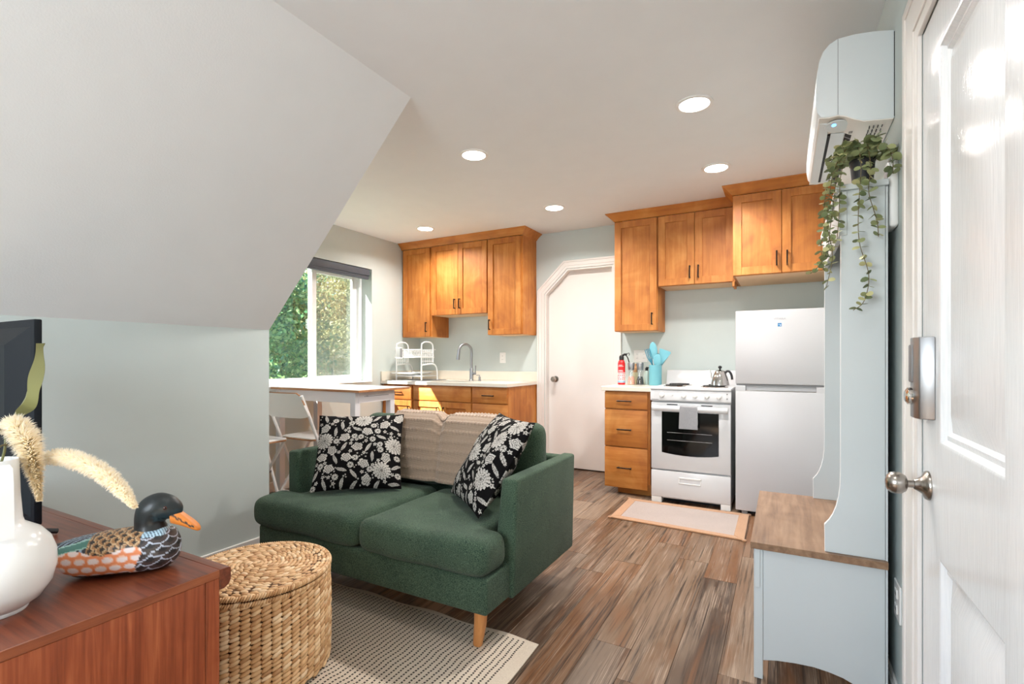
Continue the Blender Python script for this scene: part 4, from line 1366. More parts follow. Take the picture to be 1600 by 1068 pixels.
bm = nb(); box(bm, -0.089, -0.073, TN + 0.025, TF - 0.025, 0.39, 0.463, 0.001); part('front_apron', bm, 'tree_white', t)
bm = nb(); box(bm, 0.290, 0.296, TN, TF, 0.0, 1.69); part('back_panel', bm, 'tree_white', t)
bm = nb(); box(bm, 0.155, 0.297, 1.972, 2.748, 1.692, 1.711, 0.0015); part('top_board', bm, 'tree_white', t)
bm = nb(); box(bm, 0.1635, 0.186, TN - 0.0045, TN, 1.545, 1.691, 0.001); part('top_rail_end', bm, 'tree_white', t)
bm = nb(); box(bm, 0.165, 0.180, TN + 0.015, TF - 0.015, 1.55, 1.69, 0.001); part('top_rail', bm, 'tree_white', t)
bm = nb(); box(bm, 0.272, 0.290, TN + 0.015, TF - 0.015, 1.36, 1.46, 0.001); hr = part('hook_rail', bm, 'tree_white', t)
for k in range(4):
    yy = 2.12 + k * 0.16
    bm = nb(); tube(bm, smooth_path([(0.272, yy, 1.43), (0.245, yy, 1.425), (0.228, yy, 1.44), (0.224, yy, 1.465)], 4), 0.0045, 6); tube(bm, smooth_path([(0.272, yy, 1.40), (0.252, yy, 1.378), (0.238, yy, 1.385), (0.235, yy, 1.40)], 4), 0.0045, 6)
    part('coat_hook', bm, 'black', hr, 60)

# ------------------------------------------------------------------ split air conditioner
AY0, AY1 = 2.070, 2.835
t = thing('air_conditioner', 'white wall mounted split air conditioner above the trailing plant', 'air conditioner', (XR, (AY0 + AY1) / 2, 1.94))
prof = [(0.3265, 1.938), (0.3265, 2.231), (0.272, 2.244), (0.216, 2.251), (0.168, 2.250), (0.143, 2.238), (0.124, 2.217), (0.112, 2.185), (0.105, 2.14), (0.101, 2.085), (0.101, 2.035), (0.106, 2.005), (0.118, 1.987), (0.142, 1.982), (0.168, 1.984), (0.190, 1.976), (0.212, 1.962), (0.243, 1.947), (0.28, 1.943)]
bm = nb(); prism(bm, prof, 1, AY0, AY1, 0.003, 2); body = part('body', bm, 'ac_white', t, 40)
bm = nb(); box(bm, 0.1672, 0.1686, AY0 - 0.0006, AY0 + 0.002, 1.985, 2.249); part('seam', bm, 'grey_plastic', body, None)
bm = nb(); box(bm, 0.3250, 0.3268, AY0 - 0.001, AY1, 1.944, 2.226); part('wall_gasket', bm, 'dark', t, None)
bot = [(0.112, 1.984), (0.142, 1.9795), (0.168, 1.9815), (0.190, 1.9735), (0.212, 1.9595), (0.243, 1.9445), (0.28, 1.9405), (0.324, 1.9355)]
bm = nb(); prism(bm, bot + [(p[0], p[1] + 0.003) for p in reversed(bot)], 1, AY0 + 0.002, AY1 - 0.002); und = part('underside', bm, 'ac_bottom', t, 40)
bm = nb(); prism(bm, [(0.116, 1.983), (0.140, 1.974), (0.146, 1.972), (0.146, 1.983)], 1, AY0 + 0.045, AY1 - 0.03, 0.001, 1); part('lip', bm, 'ac_white', und)
bm = nb(); box(bm, 0.1465, 0.1565, AY0 + 0.15, AY1 - 0.05, 1.974, 1.9795); part('air_slot', bm, 'dark', und, None)
bm = nb(); prism(bm, [(0.156, 1.973), (0.199, 1.965), (0.200, 1.969), (0.157, 1.978)], 1, AY0 + 0.135, AY1 - 0.05, 0.001, 1); part('flap', bm, 'ac_white', und)
bm = nb(); prism(bm, [(0.2005, 1.9655), (0.220, 1.9535), (0.221, 1.957), (0.2015, 1.970)], 1, AY0 + 0.135, AY1 - 0.05); lv = part('outlet_grille', bm, 'dark', und, None)
for k in range(14):
    yy = AY0 + 0.16 + k * 0.042
    bm = nb(); prism(bm, [(0.2005, 1.9640), (0.220, 1.9520), (0.2205, 1.955), (0.201, 1.967)], 1, yy, yy + 0.006); part('louver', bm, 'grey_plastic', lv, None)
bm = nb()
lathe(bm, [(0.0, 0), (0.85, 0.0), (0.97, 0.12), (1.0, 0.35)], (0, 0, 0), 'Z', 36, False)
for v in bm.verts: v.co = Vector((0.172 + v.co.x * 0.040, AY0 + 0.075 + v.co.y * 0.055, 1.9695 + (v.co.x * -0.004) + v.co.z * 0.014))
ecap = part('end_cap', bm, 'ac_white', und, 40)
bm = nb(); lathe(bm, [(0.0, 0), (1.0, 0)], (0, 0, 0), 'Z', 24, False)
for v in bm.verts: v.co = Vector((0.160 + v.co.x * 0.007, AY0 + 0.050 + v.co.y * 0.012, 1.9696))
part('status_light', bm, 'blue_led', und, None)
bm = nb(); 
for k in range(3): box(bm, 0.2095 + k * 0.004, 0.2115 + k * 0.004, AY0 + 0.098, AY0 + 0.112, 1.953, 1.9568)
for r in range(4):
    for k in range(3):
        wq = 0.016 + 0.004 * ((r * 3 + k) % 3)
        box(bm, 0.262 + r * 0.012, 0.2645 + r * 0.012, AY0 + 0.04 + k * 0.034, AY0 + 0.04 + k * 0.034 + wq, 1.9352, 1.9415)
part('printed_marks', bm, 'ink', und, None)

# wall controller and low outlet on the right wall
t = thing('wall_remote', 'white remote controller holder on the right wall by the door casing', 'remote', (XR, 2.045, 1.56))
bm = nb(); box(bm, XR - 0.026, XR, 1.998, 2.098, 1.562, 1.788, 0.010, 3); rb = part('body', bm, 'white_plastic', t)
bm = nb(); box(bm, XR - 0.0275, XR - 0.025, 2.012, 2.084, 1.715, 1.765, 0.001); part('display', bm, 'grey_plastic', rb)
bm = nb()
for r in range(5):
    for k in range(2): box(bm, XR - 0.029, XR - 0.025, 2.018 + k * 0.036, 2.044 + k * 0.036, 1.595 + r * 0.022, 1.607 + r * 0.022, 0.002)
part('buttons', bm, 'grey_plastic', rb)
t = thing('wall_outlet', 'white outlet low on the right wall behind the hall tree', 'outlet', (XR, 2.0, 0.31))
bm = nb(); box(bm, XR - 0.006, XR, 1.955, 2.045, 0.300, 0.418, 0.002); part('plate', bm, 'white_plastic', t)
for z_ in (0.335, 0.383):
    bm = nb(); box(bm, XR - 0.0095, XR - 0.0055, 1.983, 2.017, z_ - 0.015, z_ + 0.015, 0.003)
    rc_ = part('receptacle', bm, 'white_plastic', t)
    for k in (-1, 1):
        bm = nb(); box(bm, XR - 0.0102, XR - 0.009, 2.0 + k * 0.006 - 0.001, 2.0 + k * 0.006 + 0.001, z_ - 0.005, z_ + 0.005)
        part('slot', bm, 'dark', rc_, None)

# ------------------------------------------------------------------ trailing plant
px_, py_, pz_ = 0.236, 2.05, 1.7115
t = thing('trailing_plant', 'trailing plant with round leaves in a charcoal pot on the hall tree', 'plant', (px_, py_, pz_))
bm = nb(); lathe(bm, [(0.027, pz_), (0.029, pz_ + 0.002), (0.036, pz_ + 0.085), (0.038, pz_ + 0.087), (0.038, pz_ + 0.094), (0.033, pz_ + 0.094), (0.031, pz_ + 0.075), (0.0, pz_ + 0.075)], (px_, py_, 0), 'Z', 28, False)
bmesh.ops.holes_fill(bm, edges=[e_ for e_ in bm.edges if e_.is_boundary])
part('pot', bm, 'pot', t, 40)
lm = bpy.data.meshes.new('leaf')
lv_, lf_ = [(0, 0, 0)], []
for k in range(9):
    a = -PI / 2 + 2 * PI * k / 9
    lv_.append((0.52 * math.cos(a), 0.52 + 0.52 * math.sin(a), 0.10 * abs(math.cos(a)) + 0.03 * math.sin(a)))
lv_[0] = (0, 0.52, 0.0)
lf_ = [(0, 1 + k, 1 + (k + 1) % 9) for k in range(9)]
lm.from_pydata(lv_, [], lf_); finish(lm, 'euca', 180)
plr = random.Random(21)
NLEAF = [0]
EXTRA = Soup()
def put_leaf(stem, pos, out, size, up=Vector((0, 0, 1))):
    if NLEAF[0] >= 290:
        R_ = out.to_track_quat('Y', 'Z').to_matrix() @ Matrix.Rotation(plr.uniform(-1.1, 1.1), 3, 'Y')
        EXTRA.add([tuple(Vector(pos) + R_ @ (Vector(p) * size)) for p in lv_], lf_)
        return
    NLEAF[0] += 1
    o = bpy.data.objects.new('leaf', lm)
    C.objects.link(o); o.parent = stem
    q = out.to_track_quat('Y', 'Z')
    o.rotation_mode = 'QUATERNION'
    o.rotation_quaternion = q @ Matrix.Rotation(plr.uniform(-1.1, 1.1), 3, 'Y').to_quaternion()
    o.scale = (size, size, size)
    o.location = Vector(pos) - Vector((px_, py_, pz_))
def strand(pts, step, s0_, s1_, seed=0):
    path = smooth_path(pts, 8)
    bm = nb(); tube(bm, path, 0.0012, 5); st = part('stem', bm, 'stem', t, 60)
    acc, last, k = 0.0, path[0], 0
    total = sum((b - a).length for a, b in zip(path, path[1:])); done = 0
    for p in path[1:]:
        acc += (p - last).length; done += (p - last).length; last = p
        if acc >= step:
            acc = 0; k += 1
            d = 0.9 + k * 1.45 + plr.uniform(-0.3, 0.3)
            sz = (s0_ + (s1_ - s0_) * done / total) * plr.uniform(0.85, 1.25)
            for s in (0, PI):
                out = Vector((math.cos(d + s), math.sin(d + s) * 0.8, plr.uniform(-0.9, 0.4))).normalized()
                put_leaf(st, p, out, sz)
rim = Vector((px_, py_, pz_ + 0.093))
Yf = 1.925
strand([rim, (0.19, 1.985, 1.835), (0.150, Yf, 1.762), (0.134, Yf, 1.68), (0.127, Yf, 1.576), (0.141, Yf, 1.47), (0.124, Yf, 1.367)], 0.0154, 0.022, 0.016)
strand([rim, (0.185, 2.0, 1.83), (0.140, 1.94, 1.745), (0.121, 1.935, 1.66), (0.118, 1.93, 1.57), (0.110, 1.935, 1.50), (0.118, 1.93, 1.425)], 0.0160, 0.023, 0.016)
strand([rim, (0.20, 1.97, 1.828), (0.165, Yf, 1.737), (0.161, 1.945, 1.613), (0.155, 1.94, 1.527)], 0.0160, 0.022, 0.018)
strand([rim, (0.215, 1.96, 1.822), (0.218, Yf, 1.744), (0.211, Yf, 1.606), (0.214, Yf, 1.504), (0.238, Yf, 1.400), (0.226, Yf, 1.319), (0.197, Yf, 1.290)], 0.0173, 0.021, 0.020)
strand([rim, (0.24, 1.97, 1.825), (0.243, Yf, 1.733), (0.238, Yf, 1.663), (0.259, Yf, 1.569), (0.263, Yf, 1.518)], 0.0160, 0.022, 0.021)
strand([rim, (0.255, 1.98, 1.825), (0.285, 1.945, 1.805), (0.300, 1.94, 1.765), (0.302, 1.94, 1.715)], 0.0128, 0.026, 0.024)
strand([(0.141, Yf, 1.53), (0.120, Yf, 1.47), (0.100, Yf, 1.437), (0.079, Yf, 1.417)], 0.0134, 0.018, 0.019)
strand([rim, (0.22, 2.0, 1.85), (0.19, 1.97, 1.845), (0.16, 1.95, 1.80), (0.150, 1.94, 1.72)], 0.0141, 0.023, 0.022)
for k in range(7):
    a = k * 0.95 + 0.3
    p0 = Vector((px_ + 0.02 * math.cos(a), py_ + 0.02 * math.sin(a), pz_ + 0.085))
    p1 = p0 + Vector((0.042 * math.cos(a), 0.042 * math.sin(a), 0.032 + 0.012 * (k % 3)))
    p2 = p1 + Vector((0.034 * math.cos(a) - 0.006, 0.030 * math.sin(a) - 0.012, -0.012))
    strand([p0, p1, p2], 0.011, 0.024, 0.026)

strand([rim, (0.195, 1.98, 1.84), (0.158, 1.93, 1.76), (0.146, 1.93, 1.66), (0.134, 1.93, 1.55), (0.128, 1.93, 1.47)], 0.014, 0.022, 0.017)
part('small_leaves', EXTRA, plain('olive_green_leaf', (132, 142, 98), 0.5, vary=0.25), t, 180, kind='stuff')

# ------------------------------------------------------------------ table and folding chairs
tx0, tx1, ty0, ty1 = -3.80, -2.785, 2.733, 3.318
t = thing('dining_table', 'white counter height table with wooden edge under the window', 'table', ((tx0 + tx1) / 2, (ty0 + ty1) / 2, 0))
bm = nb(); box(bm, tx0, tx1, ty0, ty1, 0.8825, 0.8990, 0.001); tt = part('tabletop', bm, 'ply', t, label='wooden edged tabletop')
bm = nb(); box(bm, tx0 + 0.002, tx1 - 0.002, ty0 + 0.002, ty1 - 0.002, 0.8991, 0.9005); part('white_surface', bm, 'table_white', tt)
bm = nb(); box(bm, tx0 + 0.10, -2.86, ty0 + 0.022, ty0 + 0.040, 0.798, 0.882, 0.001); part('apron', bm, 'table_paint', t)
bm = nb(); box(bm, tx0 + 0.10, -2.86, 3.17, 3.188, 0.798, 0.882, 0.001); part('apron', bm, 'table_paint', t)
bm = nb(); box(bm, -2.858, -2.838, ty0 + 0.05, 3.16, 0.798, 0.882, 0.001); ea = part('end_apron', bm, 'table_paint', t)
bm = nb(); box(bm, -2.8385, -2.8372, ty0 + 0.11, ty0 + 0.38, 0.843, 0.847); box(bm, -2.8385, -2.8365, ty0 + 0.13, ty0 + 0.15, 0.846, 0.850); part('rail_slot', bm, 'grey_plastic', ea, None)
for (lx, ly) in ((-2.868, 2.779), (-2.868, 3.165), (-3.735, 2.779), (-3.735, 3.165)):
    bm = nb(); box(bm, lx - 0.026, lx + 0.026, ly - 0.026, ly + 0.026, 0.0, 0.882, 0.002); part('leg', bm, 'table_paint', t)

def folding_chair(label, x, y, rz, pull=0):
    t = thing('folding_chair', label, 'chair', (x, y, 0), rz, 'white folding chairs')
    w2 = 0.212
    for s in (-1, 1):
        bm = nb(); tube(bm, [(s * w2, -0.05, 0.865), (s * w2, 0.015, 0.72), (s * w2, 0.31, 0.0)], 0.012, 8); lg = part('front_leg', bm, 'linen_white', t, 60, local=True)
        bm = nb(); tube(bm, [(s * (w2 - 0.03), 0.40, 0.515), (s * (w2 - 0.03), 0.0, 0.0)], 0.011, 8); part('rear_leg', bm, 'linen_white', t, 60, local=True)
    bm = nb()
    # curved backrest board with wooden edge
    n_ = 14; h0, h1, th = 0.695, 0.880, 0.014
    poly = []
    for k in range(n_ + 1):
        u = -1 + 2 * k / n_
        poly.append((u * 0.232, -0.028 + 0.036 * u * u - 0.030))
    pf = poly + [(p[0], p[1] - th) for p in reversed(poly)]
    t_ = bmesh.new()
    lo_, hi_ = [], []
    for (px, py) in pf:
        e_ = abs(px) / 0.232
        cut = 0.085 * max(0, e_ - 0.72) ** 2 / 0.0784
        lean = 0.0
        lo_.append(t_.verts.new((px, py + 0.035, h0 + cut * 0.2))); hi_.append(t_.verts.new((px, py - 0.01, h1 - cut)))
    m_ = len(pf)
    for k in range(m_):
        t_.faces.new((lo_[k], hi_[k], hi_[(k + 1) % m_], lo_[(k + 1) % m_]))
    half = m_ // 2
    for k in range(half - 1):
        t_.faces.new((lo_[k], lo_[k + 1], lo_[m_ - 2 - k], lo_[m_ - 1 - k])); t_.faces.new((hi_[k + 1], hi_[k], hi_[m_ - 1 - k], hi_[m_ - 2 - k]))
    bmesh.ops.recalc_face_normals(t_, faces=list(t_.faces))
    _join(bm, t_)
    br = part('backrest', bm, 'white_plastic', t, 40, local=True)
    bm = nb()
    tube(bm, [(p[0], p[1] - th / 2 - 0.010, h1 - 0.085 * max(0, abs(p[0]) / 0.232 - 0.72) ** 2 / 0.0784 + 0.002) for p in poly], 0.006, 6)
    part('backrest_edge', bm, 'ply', br, 60, local=True)
    sp_ = [(-0.165, 0.075), (0.165, 0.075), (0.195, 0.13), (0.195, 0.40), (0.165, 0.435), (-0.165, 0.435), (-0.195, 0.40), (-0.195, 0.13)]
    bm = nb(); prism(bm, sp_, 2, 0.523, 0.533, 0.003, 1); st = part('seat', bm, 'table_white', t, local=True)
    bm = nb(); prism(bm, [(p[0] * 1.006, 0.255 + (p[1] - 0.255) * 1.006) for p in sp_], 2, 0.512, 0.523, 0.002, 1); part('seat_edge', bm, 'ply', st, local=True)
    bm = nb(); tube(bm, [(-w2, 0.205, 0.255), (w2, 0.205, 0.255)], 0.010, 8); part('footrest', bm, 'grey_plastic', t, 60, local=True)
    bm = nb(); tube(bm, [(-w2 + 0.03, 0.085, 0.10), (w2 - 0.03, 0.085, 0.10)], 0.009, 8); part('stretcher', bm, 'linen_white', t, 60, local=True)
    return t
folding_chair('white folding chair with curved backrest at the near side of the table', -3.300, 2.520, 0.0)
folding_chair('white folding chair mostly hidden behind the knee wall corner', -3.745, 2.345, -PI / 2)

# ------------------------------------------------------------------ outside
bm = nb(); box(bm, -40, -5.0, -12, 34, -3.2, -3.0)
struct('ground', bm, 'ground', 'lawn outside far below the window')
def tree(label, x, y, z0, zc, r, h, n, lsz, mat, seed, conifer=False, lab_group=None):
    t = thing('tree', label, 'tree', (x, y, z0), 0, 'trees outside the window')
    bm = nb(); tube(bm, smooth_path([(x, y, z0), (x + 0.1, y - 0.1, (z0 + zc) / 2), (x, y, zc + h * 0.3)], 4), 0.16, 8, rs=None); part('trunk', bm, 'bark', t, 60)
    r_ = np.random.default_rng(seed)
    ncl = 90
    d = r_.normal(size=(ncl, 3)); d /= np.linalg.norm(d, axis=1)[:, None]
    rad = r_.uniform(0.35, 1.0, ncl) ** 0.5
    cc = d * rad[:, None] * np.array([r, r, h])
    if conifer:
        zf = (cc[:, 2] + h) / (2 * h)
        cc[:, :2] *= (1.15 - 0.75 * zf)[:, None]
    cc += np.array([x, y, zc])
    per = n // ncl
    cen = np.repeat(cc, per, 0) + r_.normal(size=(ncl * per, 3)) * np.array([0.30, 0.30, 0.26]) * (r / 2.2)
    m = len(cen)
    a = r_.normal(size=(m, 3)); a /= np.linalg.norm(a, axis=1)[:, None]
    b = np.cross(a, r_.normal(size=(m, 3))); b /= np.linalg.norm(b, axis=1)[:, None]
    sz = lsz * r_.uniform(0.6, 1.3, m)[:, None]
    ar = 0.32 if conifer else 0.5
    v = np.stack([cen - a * sz, cen + b * sz * ar, cen + a * sz, cen - b * sz * ar], 1).reshape(-1, 3)
    me = bpy.data.meshes.new('foliage')
    me.vertices.add(m * 4); me.vertices.foreach_set('co', v.ravel())
    me.loops.add(m * 4); me.loops.foreach_set('vertex_index', np.arange(m * 4))
    me.polygons.add(m); me.polygons.foreach_set('loop_start', np.arange(m) * 4)
    me.update(calc_edges=True); me.validate()
    me.transform(Matrix.Translation((-x, -y, -z0)))
    finish(me, mat)
    o = bpy.data.objects.new('foliage', me); C.objects.link(o); o.parent = t; o['kind'] = 'stuff'
tree('broad green leafy tree seen through the left pane', -10.5, 6.0, -3.0, 1.6, 2.2, 3.2, 48000, 0.062, 'leaf_dec', 5)
tree('pale olive tree seen through the right screened pane', -10.2, 10.6, -3.0, 1.4, 2.3, 3.9, 56000, 0.060, 'leaf_con', 6, True)
tree('olive tree standing far behind the screened one', -16.0, 14.2, -3.0, 1.5, 2.8, 4.2, 22000, 0.11, 'leaf_con', 7)
tree('dark leafy tree standing far behind the broad green one', -15.5, 8.3, -3.0, 1.3, 2.6, 4.0, 22000, 0.11, 'leaf_far', 8)
tree('low leafy bush below the left pane', -6.9, 4.7, -3.0, -0.7, 1.1, 1.7, 12000, 0.055, 'leaf_far', 9)
# ------------------------------------------------------------------ sofa
def soft(o, voxel=0.014, sm=8, disp=0.0, scale=0.12):
    m = o.modifiers.new('remesh', 'REMESH'); m.mode = 'VOXEL'; m.voxel_size = voxel; m.use_smooth_shade = True
    m = o.modifiers.new('smooth', 'SMOOTH'); m.iterations = sm; m.factor = 0.5
    if disp:
        tx = bpy.data.textures.new('lumps', 'CLOUDS'); tx.noise_scale = scale; tx.noise_depth = 1
        m = o.modifiers.new('displace', 'DISPLACE'); m.texture = tx; m.strength = disp; m.mid_level = 0.5; m.texture_coords = 'LOCAL'
    return o
def hexa(bm, b4, t4, z0, z1, bev, seg=3):
    t_ = bmesh.new()
    A = [t_.verts.new((p[0], p[1], z0)) for p in b4]; B = [t_.verts.new((p[0], p[1], z1)) for p in t4]
    t_.faces.new(A[::-1]); t_.faces.new(B)
    for i in range(4): t_.faces.new((A[i], A[(i + 1) % 4], B[(i + 1) % 4], B[i]))
    bmesh.ops.recalc_face_normals(t_, faces=list(t_.faces))
    bmesh.ops.bevel(t_, geom=list(t_.edges), offset=bev, segments=seg, profile=0.5, affect='EDGES')
    _join(bm, t_)
sofa = thing('sofa', 'dark green tweed loveseat with two seat cushions and wooden legs', 'sofa', (-1.64, 2.0, 0))
bm = nb(); box(bm, -2.305, -0.972, 1.592, 2.40, 0.17, 0.308, 0.012, 3); part('base', bm, 'sofa', sofa)
bm = nb(); box(bm, -2.29, -0.98, 2.345, 2.425, 0.175, 0.64, 0.02, 3); part('back_frame', bm, 'sofa', sofa)
bm = nb(); hexa(bm, [(-1.062, 1.77), (-0.955, 1.77), (-0.955, 2.425), (-1.062, 2.425)], [(-1.010, 1.77), (-0.938, 1.77), (-0.945, 2.425), (-1.010, 2.425)], 0.165, 0.648, 0.014); part('arm', bm, 'sofa', sofa)
bm = nb(); hexa(bm, [(-2.315, 1.77), (-2.208, 1.77), (-2.208, 2.425), (-2.315, 2.425)], [(-2.318, 1.77), (-2.246, 1.77), (-2.246, 2.425), (-2.318, 2.425)], 0.165, 0.648, 0.014); part('arm', bm, 'sofa', sofa)
bm = nb(); prism(bm, [(-1.618, 1.560), (-0.964, 1.560), (-0.964, 1.763), (-1.072, 1.763), (-1.072, 2.20), (-1.618, 2.20)], 2, 0.303, 0.452, 0.050, 4)
soft(part('seat_cushion', bm, 'sofa', sofa, 180), 0.012, 6, 0.012, 0.16)
bm = nb(); prism(bm, [(-2.335, 1.560), (-1.626, 1.560), (-1.626, 2.20), (-2.200, 2.20), (-2.200, 1.763), (-2.335, 1.763)], 2, 0.303, 0.452, 0.050, 4)
soft(part('seat_cushion', bm, 'sofa', sofa, 180), 0.012, 6, 0.012, 0.16)
for a, b in ((-2.235, -1.640), (-1.632, -1.040)):
    bm = nb(); hexa(bm, [(a, 2.175), (b, 2.175), (b, 2.335), (a, 2.335)], [(a + 0.01, 2.215), (b - 0.01, 2.215), (b - 0.01, 2.335), (a + 0.01, 2.335)], 0.44, 0.812, 0.055, 4)
    soft(part('back_cushion', bm, 'sofa', sofa, 180), 0.013, 6, 0.016, 0.14)
for (lx, ly, dx, dy) in ((-1.035, 1.655, -0.028, 0.02), (-2.245, 1.655, 0.028, 0.02), (-1.16, 2.26, -0.02, -0.02), (-2.12, 2.26, 0.02, -0.02)):
    bm = nb(); tube(bm, [(lx, ly, 0.172), (lx + dx * 0.3, ly + dy * 0.4, 0.10), (lx + dx, ly + dy, 0.009 if ly < 1.8 else 0.0)], 0.02, 16, rs=[0.0275, 0.025, 0.0195])
    part('leg', bm, 'leg_wood', sofa, 60, 'tapered light wooden leg')
bm = nb(); tube(bm, [(-1.64, 1.97, 0.172), (-1.64, 1.97, 0.0)], 0.022, 12); part('centre_leg', bm, 'black', sofa, 60, 'black centre support leg')

# throw over the two back cushions
def throw_mesh():
    path = smooth_path([(0, 2.128, 0.482), (0, 2.140, 0.56), (0, 2.158, 0.66), (0, 2.182, 0.76), (0, 2.205, 0.808), (0, 2.245, 0.829), (0, 2.290, 0.831), (0, 2.335, 0.812), (0, 2.356, 0.77), (0, 2.356, 0.70), (0, 2.356, 0.665)], 14)
    n = len(path); nx = 150
    xa, xb = -1.955, -1.30
    s_acc = 0; v, f = [], []
    for i, p in enumerate(path):
        if i: s_acc += (p - path[i - 1]).length
        d = (path[min(i + 1, n - 1)] - path[max(i - 1, 0)]).normalized()
        nr = Vector((0, -d.z, d.y)) * 1.0
        if nr.y > 0 and i < 10: nr = -nr
        for j in range(nx + 1):
            u = j / nx
            x = xa + (xb - xa) * u + 0.012 * math.sin(s_acc * 9 + u * 3) * (1 - 2 * abs(u - 0.5)) + (0.018 - 0.03 * min(1, s_acc / 0.35)) * (1 - u)
            cre = math.exp(-((x + 1.636) / 0.028) ** 2)
            ph = (s_acc % 0.052) / 0.052
            rib = 0
            if ph < 0.42:
                rib = 0.009 * math.sin(PI * ph / 0.42) * (0.65 + 0.35 * math.sin(x * 2 * PI / 0.021 + math.sin(ph * 7)))
            else:
                rib = 0.0016 * math.sin(x * 2 * PI / 0.0105) * math.sin(s_acc * 2 * PI / 0.0105)
            wob = 0.006 * mnoise.noise(Vector((x * 6, s_acc * 5, 2.0)))
            o = -rib - wob
            q = p + Vector((0, -1, 0)) * 0  
            nn = Vector((0, d.z, -d.y))      # pointing to the front for the rising front sheet
            q = p + Vector((0, -d.z, d.y)) * (rib + wob + 0.004)
            down = 0.030 * cre * max(0, min(1, (q.z - 0.60) / 0.2))
            back = 0.018 * cre * (1 if i < n * 0.45 else 0)
            v.append((x, q.y + back, q.z - down))
    for i in range(n - 1):
        for j in range(nx):
            a = i * (nx + 1) + j
            f.append((a, a + 1, a + nx + 2, a + nx + 1))
    return v, f
v, f = throw_mesh()
single('throw_blanket', solid(v, f, 0.005), 'throw', 'taupe cable knit throw draped over the green sofa back', 'blanket', smooth=80)

# floral pillows
def floral(N, seed):
    r_ = np.random.default_rng(seed)
    U, V = np.meshgrid(np.linspace(0, 1, N), np.linspace(0, 1, N), indexing='ij')
    img = np.zeros((N, N))
    placed = []
    specs = [('dahlia', 0.105)] * 4 + [('peony', 0.072)] * 13 + [('leaf', 0.068)] * 30 + [('bud', 0.038)] * 26 + [('small', 0.024)] * 50 + [('dot', 0.012)] * 60
    for kind, R in specs:
        for _ in range(60):
            c = r_.uniform(0.02, 0.98, 2)
            if all(math.hypot(c[0] - q[0], c[1] - q[1]) > (R * (0.86 if kind == 'leaf' else 1.0) + q[2]) * 0.93 for q in placed):
                break
        else:
            continue
        placed.append((c[0], c[1], R))
        ang = r_.uniform(0, 2 * PI)
        X = U - c[0]; Y = V - c[1]
        x = X * math.cos(ang) + Y * math.sin(ang); y = -X * math.sin(ang) + Y * math.cos(ang)
        rr = np.hypot(x, y); th = np.arctan2(y, x)
        if kind == 'dahlia':
            val = np.zeros_like(rr); 
            for ring, (rad, npet, off) in enumerate(((1.0, 16, 0), (0.74, 13, 0.2), (0.5, 10, 0.1), (0.28, 7, 0.4))):
                edge = R * rad * (0.80 + 0.20 * np.abs(np.cos(npet / 2 * (th + off))))
                inside = rr < edge
                lines = np.abs(np.cos(npet / 2 * (th + off)))
                val = np.where(inside, np.where(lines < 0.36, 0.06, 0.22 + 0.78 * (rr / (R * rad)) ** 1.6), val)
                val = np.where(inside & (rr > edge - R * 0.03), 1.0, val)
            img = np.where(rr < R, np.maximum(val, img * (rr > R)), img)
        elif kind == 'peony':
            el = np.hypot(x, y * 1.25)
            edge = R * (0.86 + 0.10 * np.cos(5 * th) + 0.05 * np.cos(11 * th))
            sw = np.abs(np.sin(el / R * 9.0 + 2.2 * np.sin(2 * th)))
            val = np.where(el < edge, np.where(sw < 0.40, 0.06, 0.25 + 0.75 * sw), 0)
            val = np.where((el < edge) & (el > edge * 0.9), 0.95, val)
            img = np.maximum(img, val)
        elif kind == 'leaf':
            yy = y - 0.25 * R * np.sin(x / R * 1.4)
            wid = R * 0.30 * (1 - (x / R) ** 2)
            inside = (np.abs(x) < R) & (np.abs(yy) < wid)
            vein = (np.abs(yy) < R * 0.028) | (np.abs(np.sin((np.abs(yy) * 1.1 - x) / R * 13)) < 0.36)
            img = np.maximum(img, np.where(inside, np.where(vein, 0.16, 0.85), 0))
        elif kind == 'bud':
            edge = R * (0.8 + 0.2 * np.abs(np.cos(2.5 * th)))
            lines = np.abs(np.sin(2.5 * th))
            img = np.maximum(img, np.where(rr < edge, np.where((rr < R * 0.26) | (lines < 0.30), 0.10, 0.85), 0))
        elif kind == 'small':
            edge = R * (0.75 + 0.25 * np.cos(5 * th))
            img = np.maximum(img, np.where((rr < edge) & (rr > R * 0.25), 0.85, 0))
        else:
            img = np.maximum(img, np.where(rr < R * 0.7, 0.7, 0))
    return img
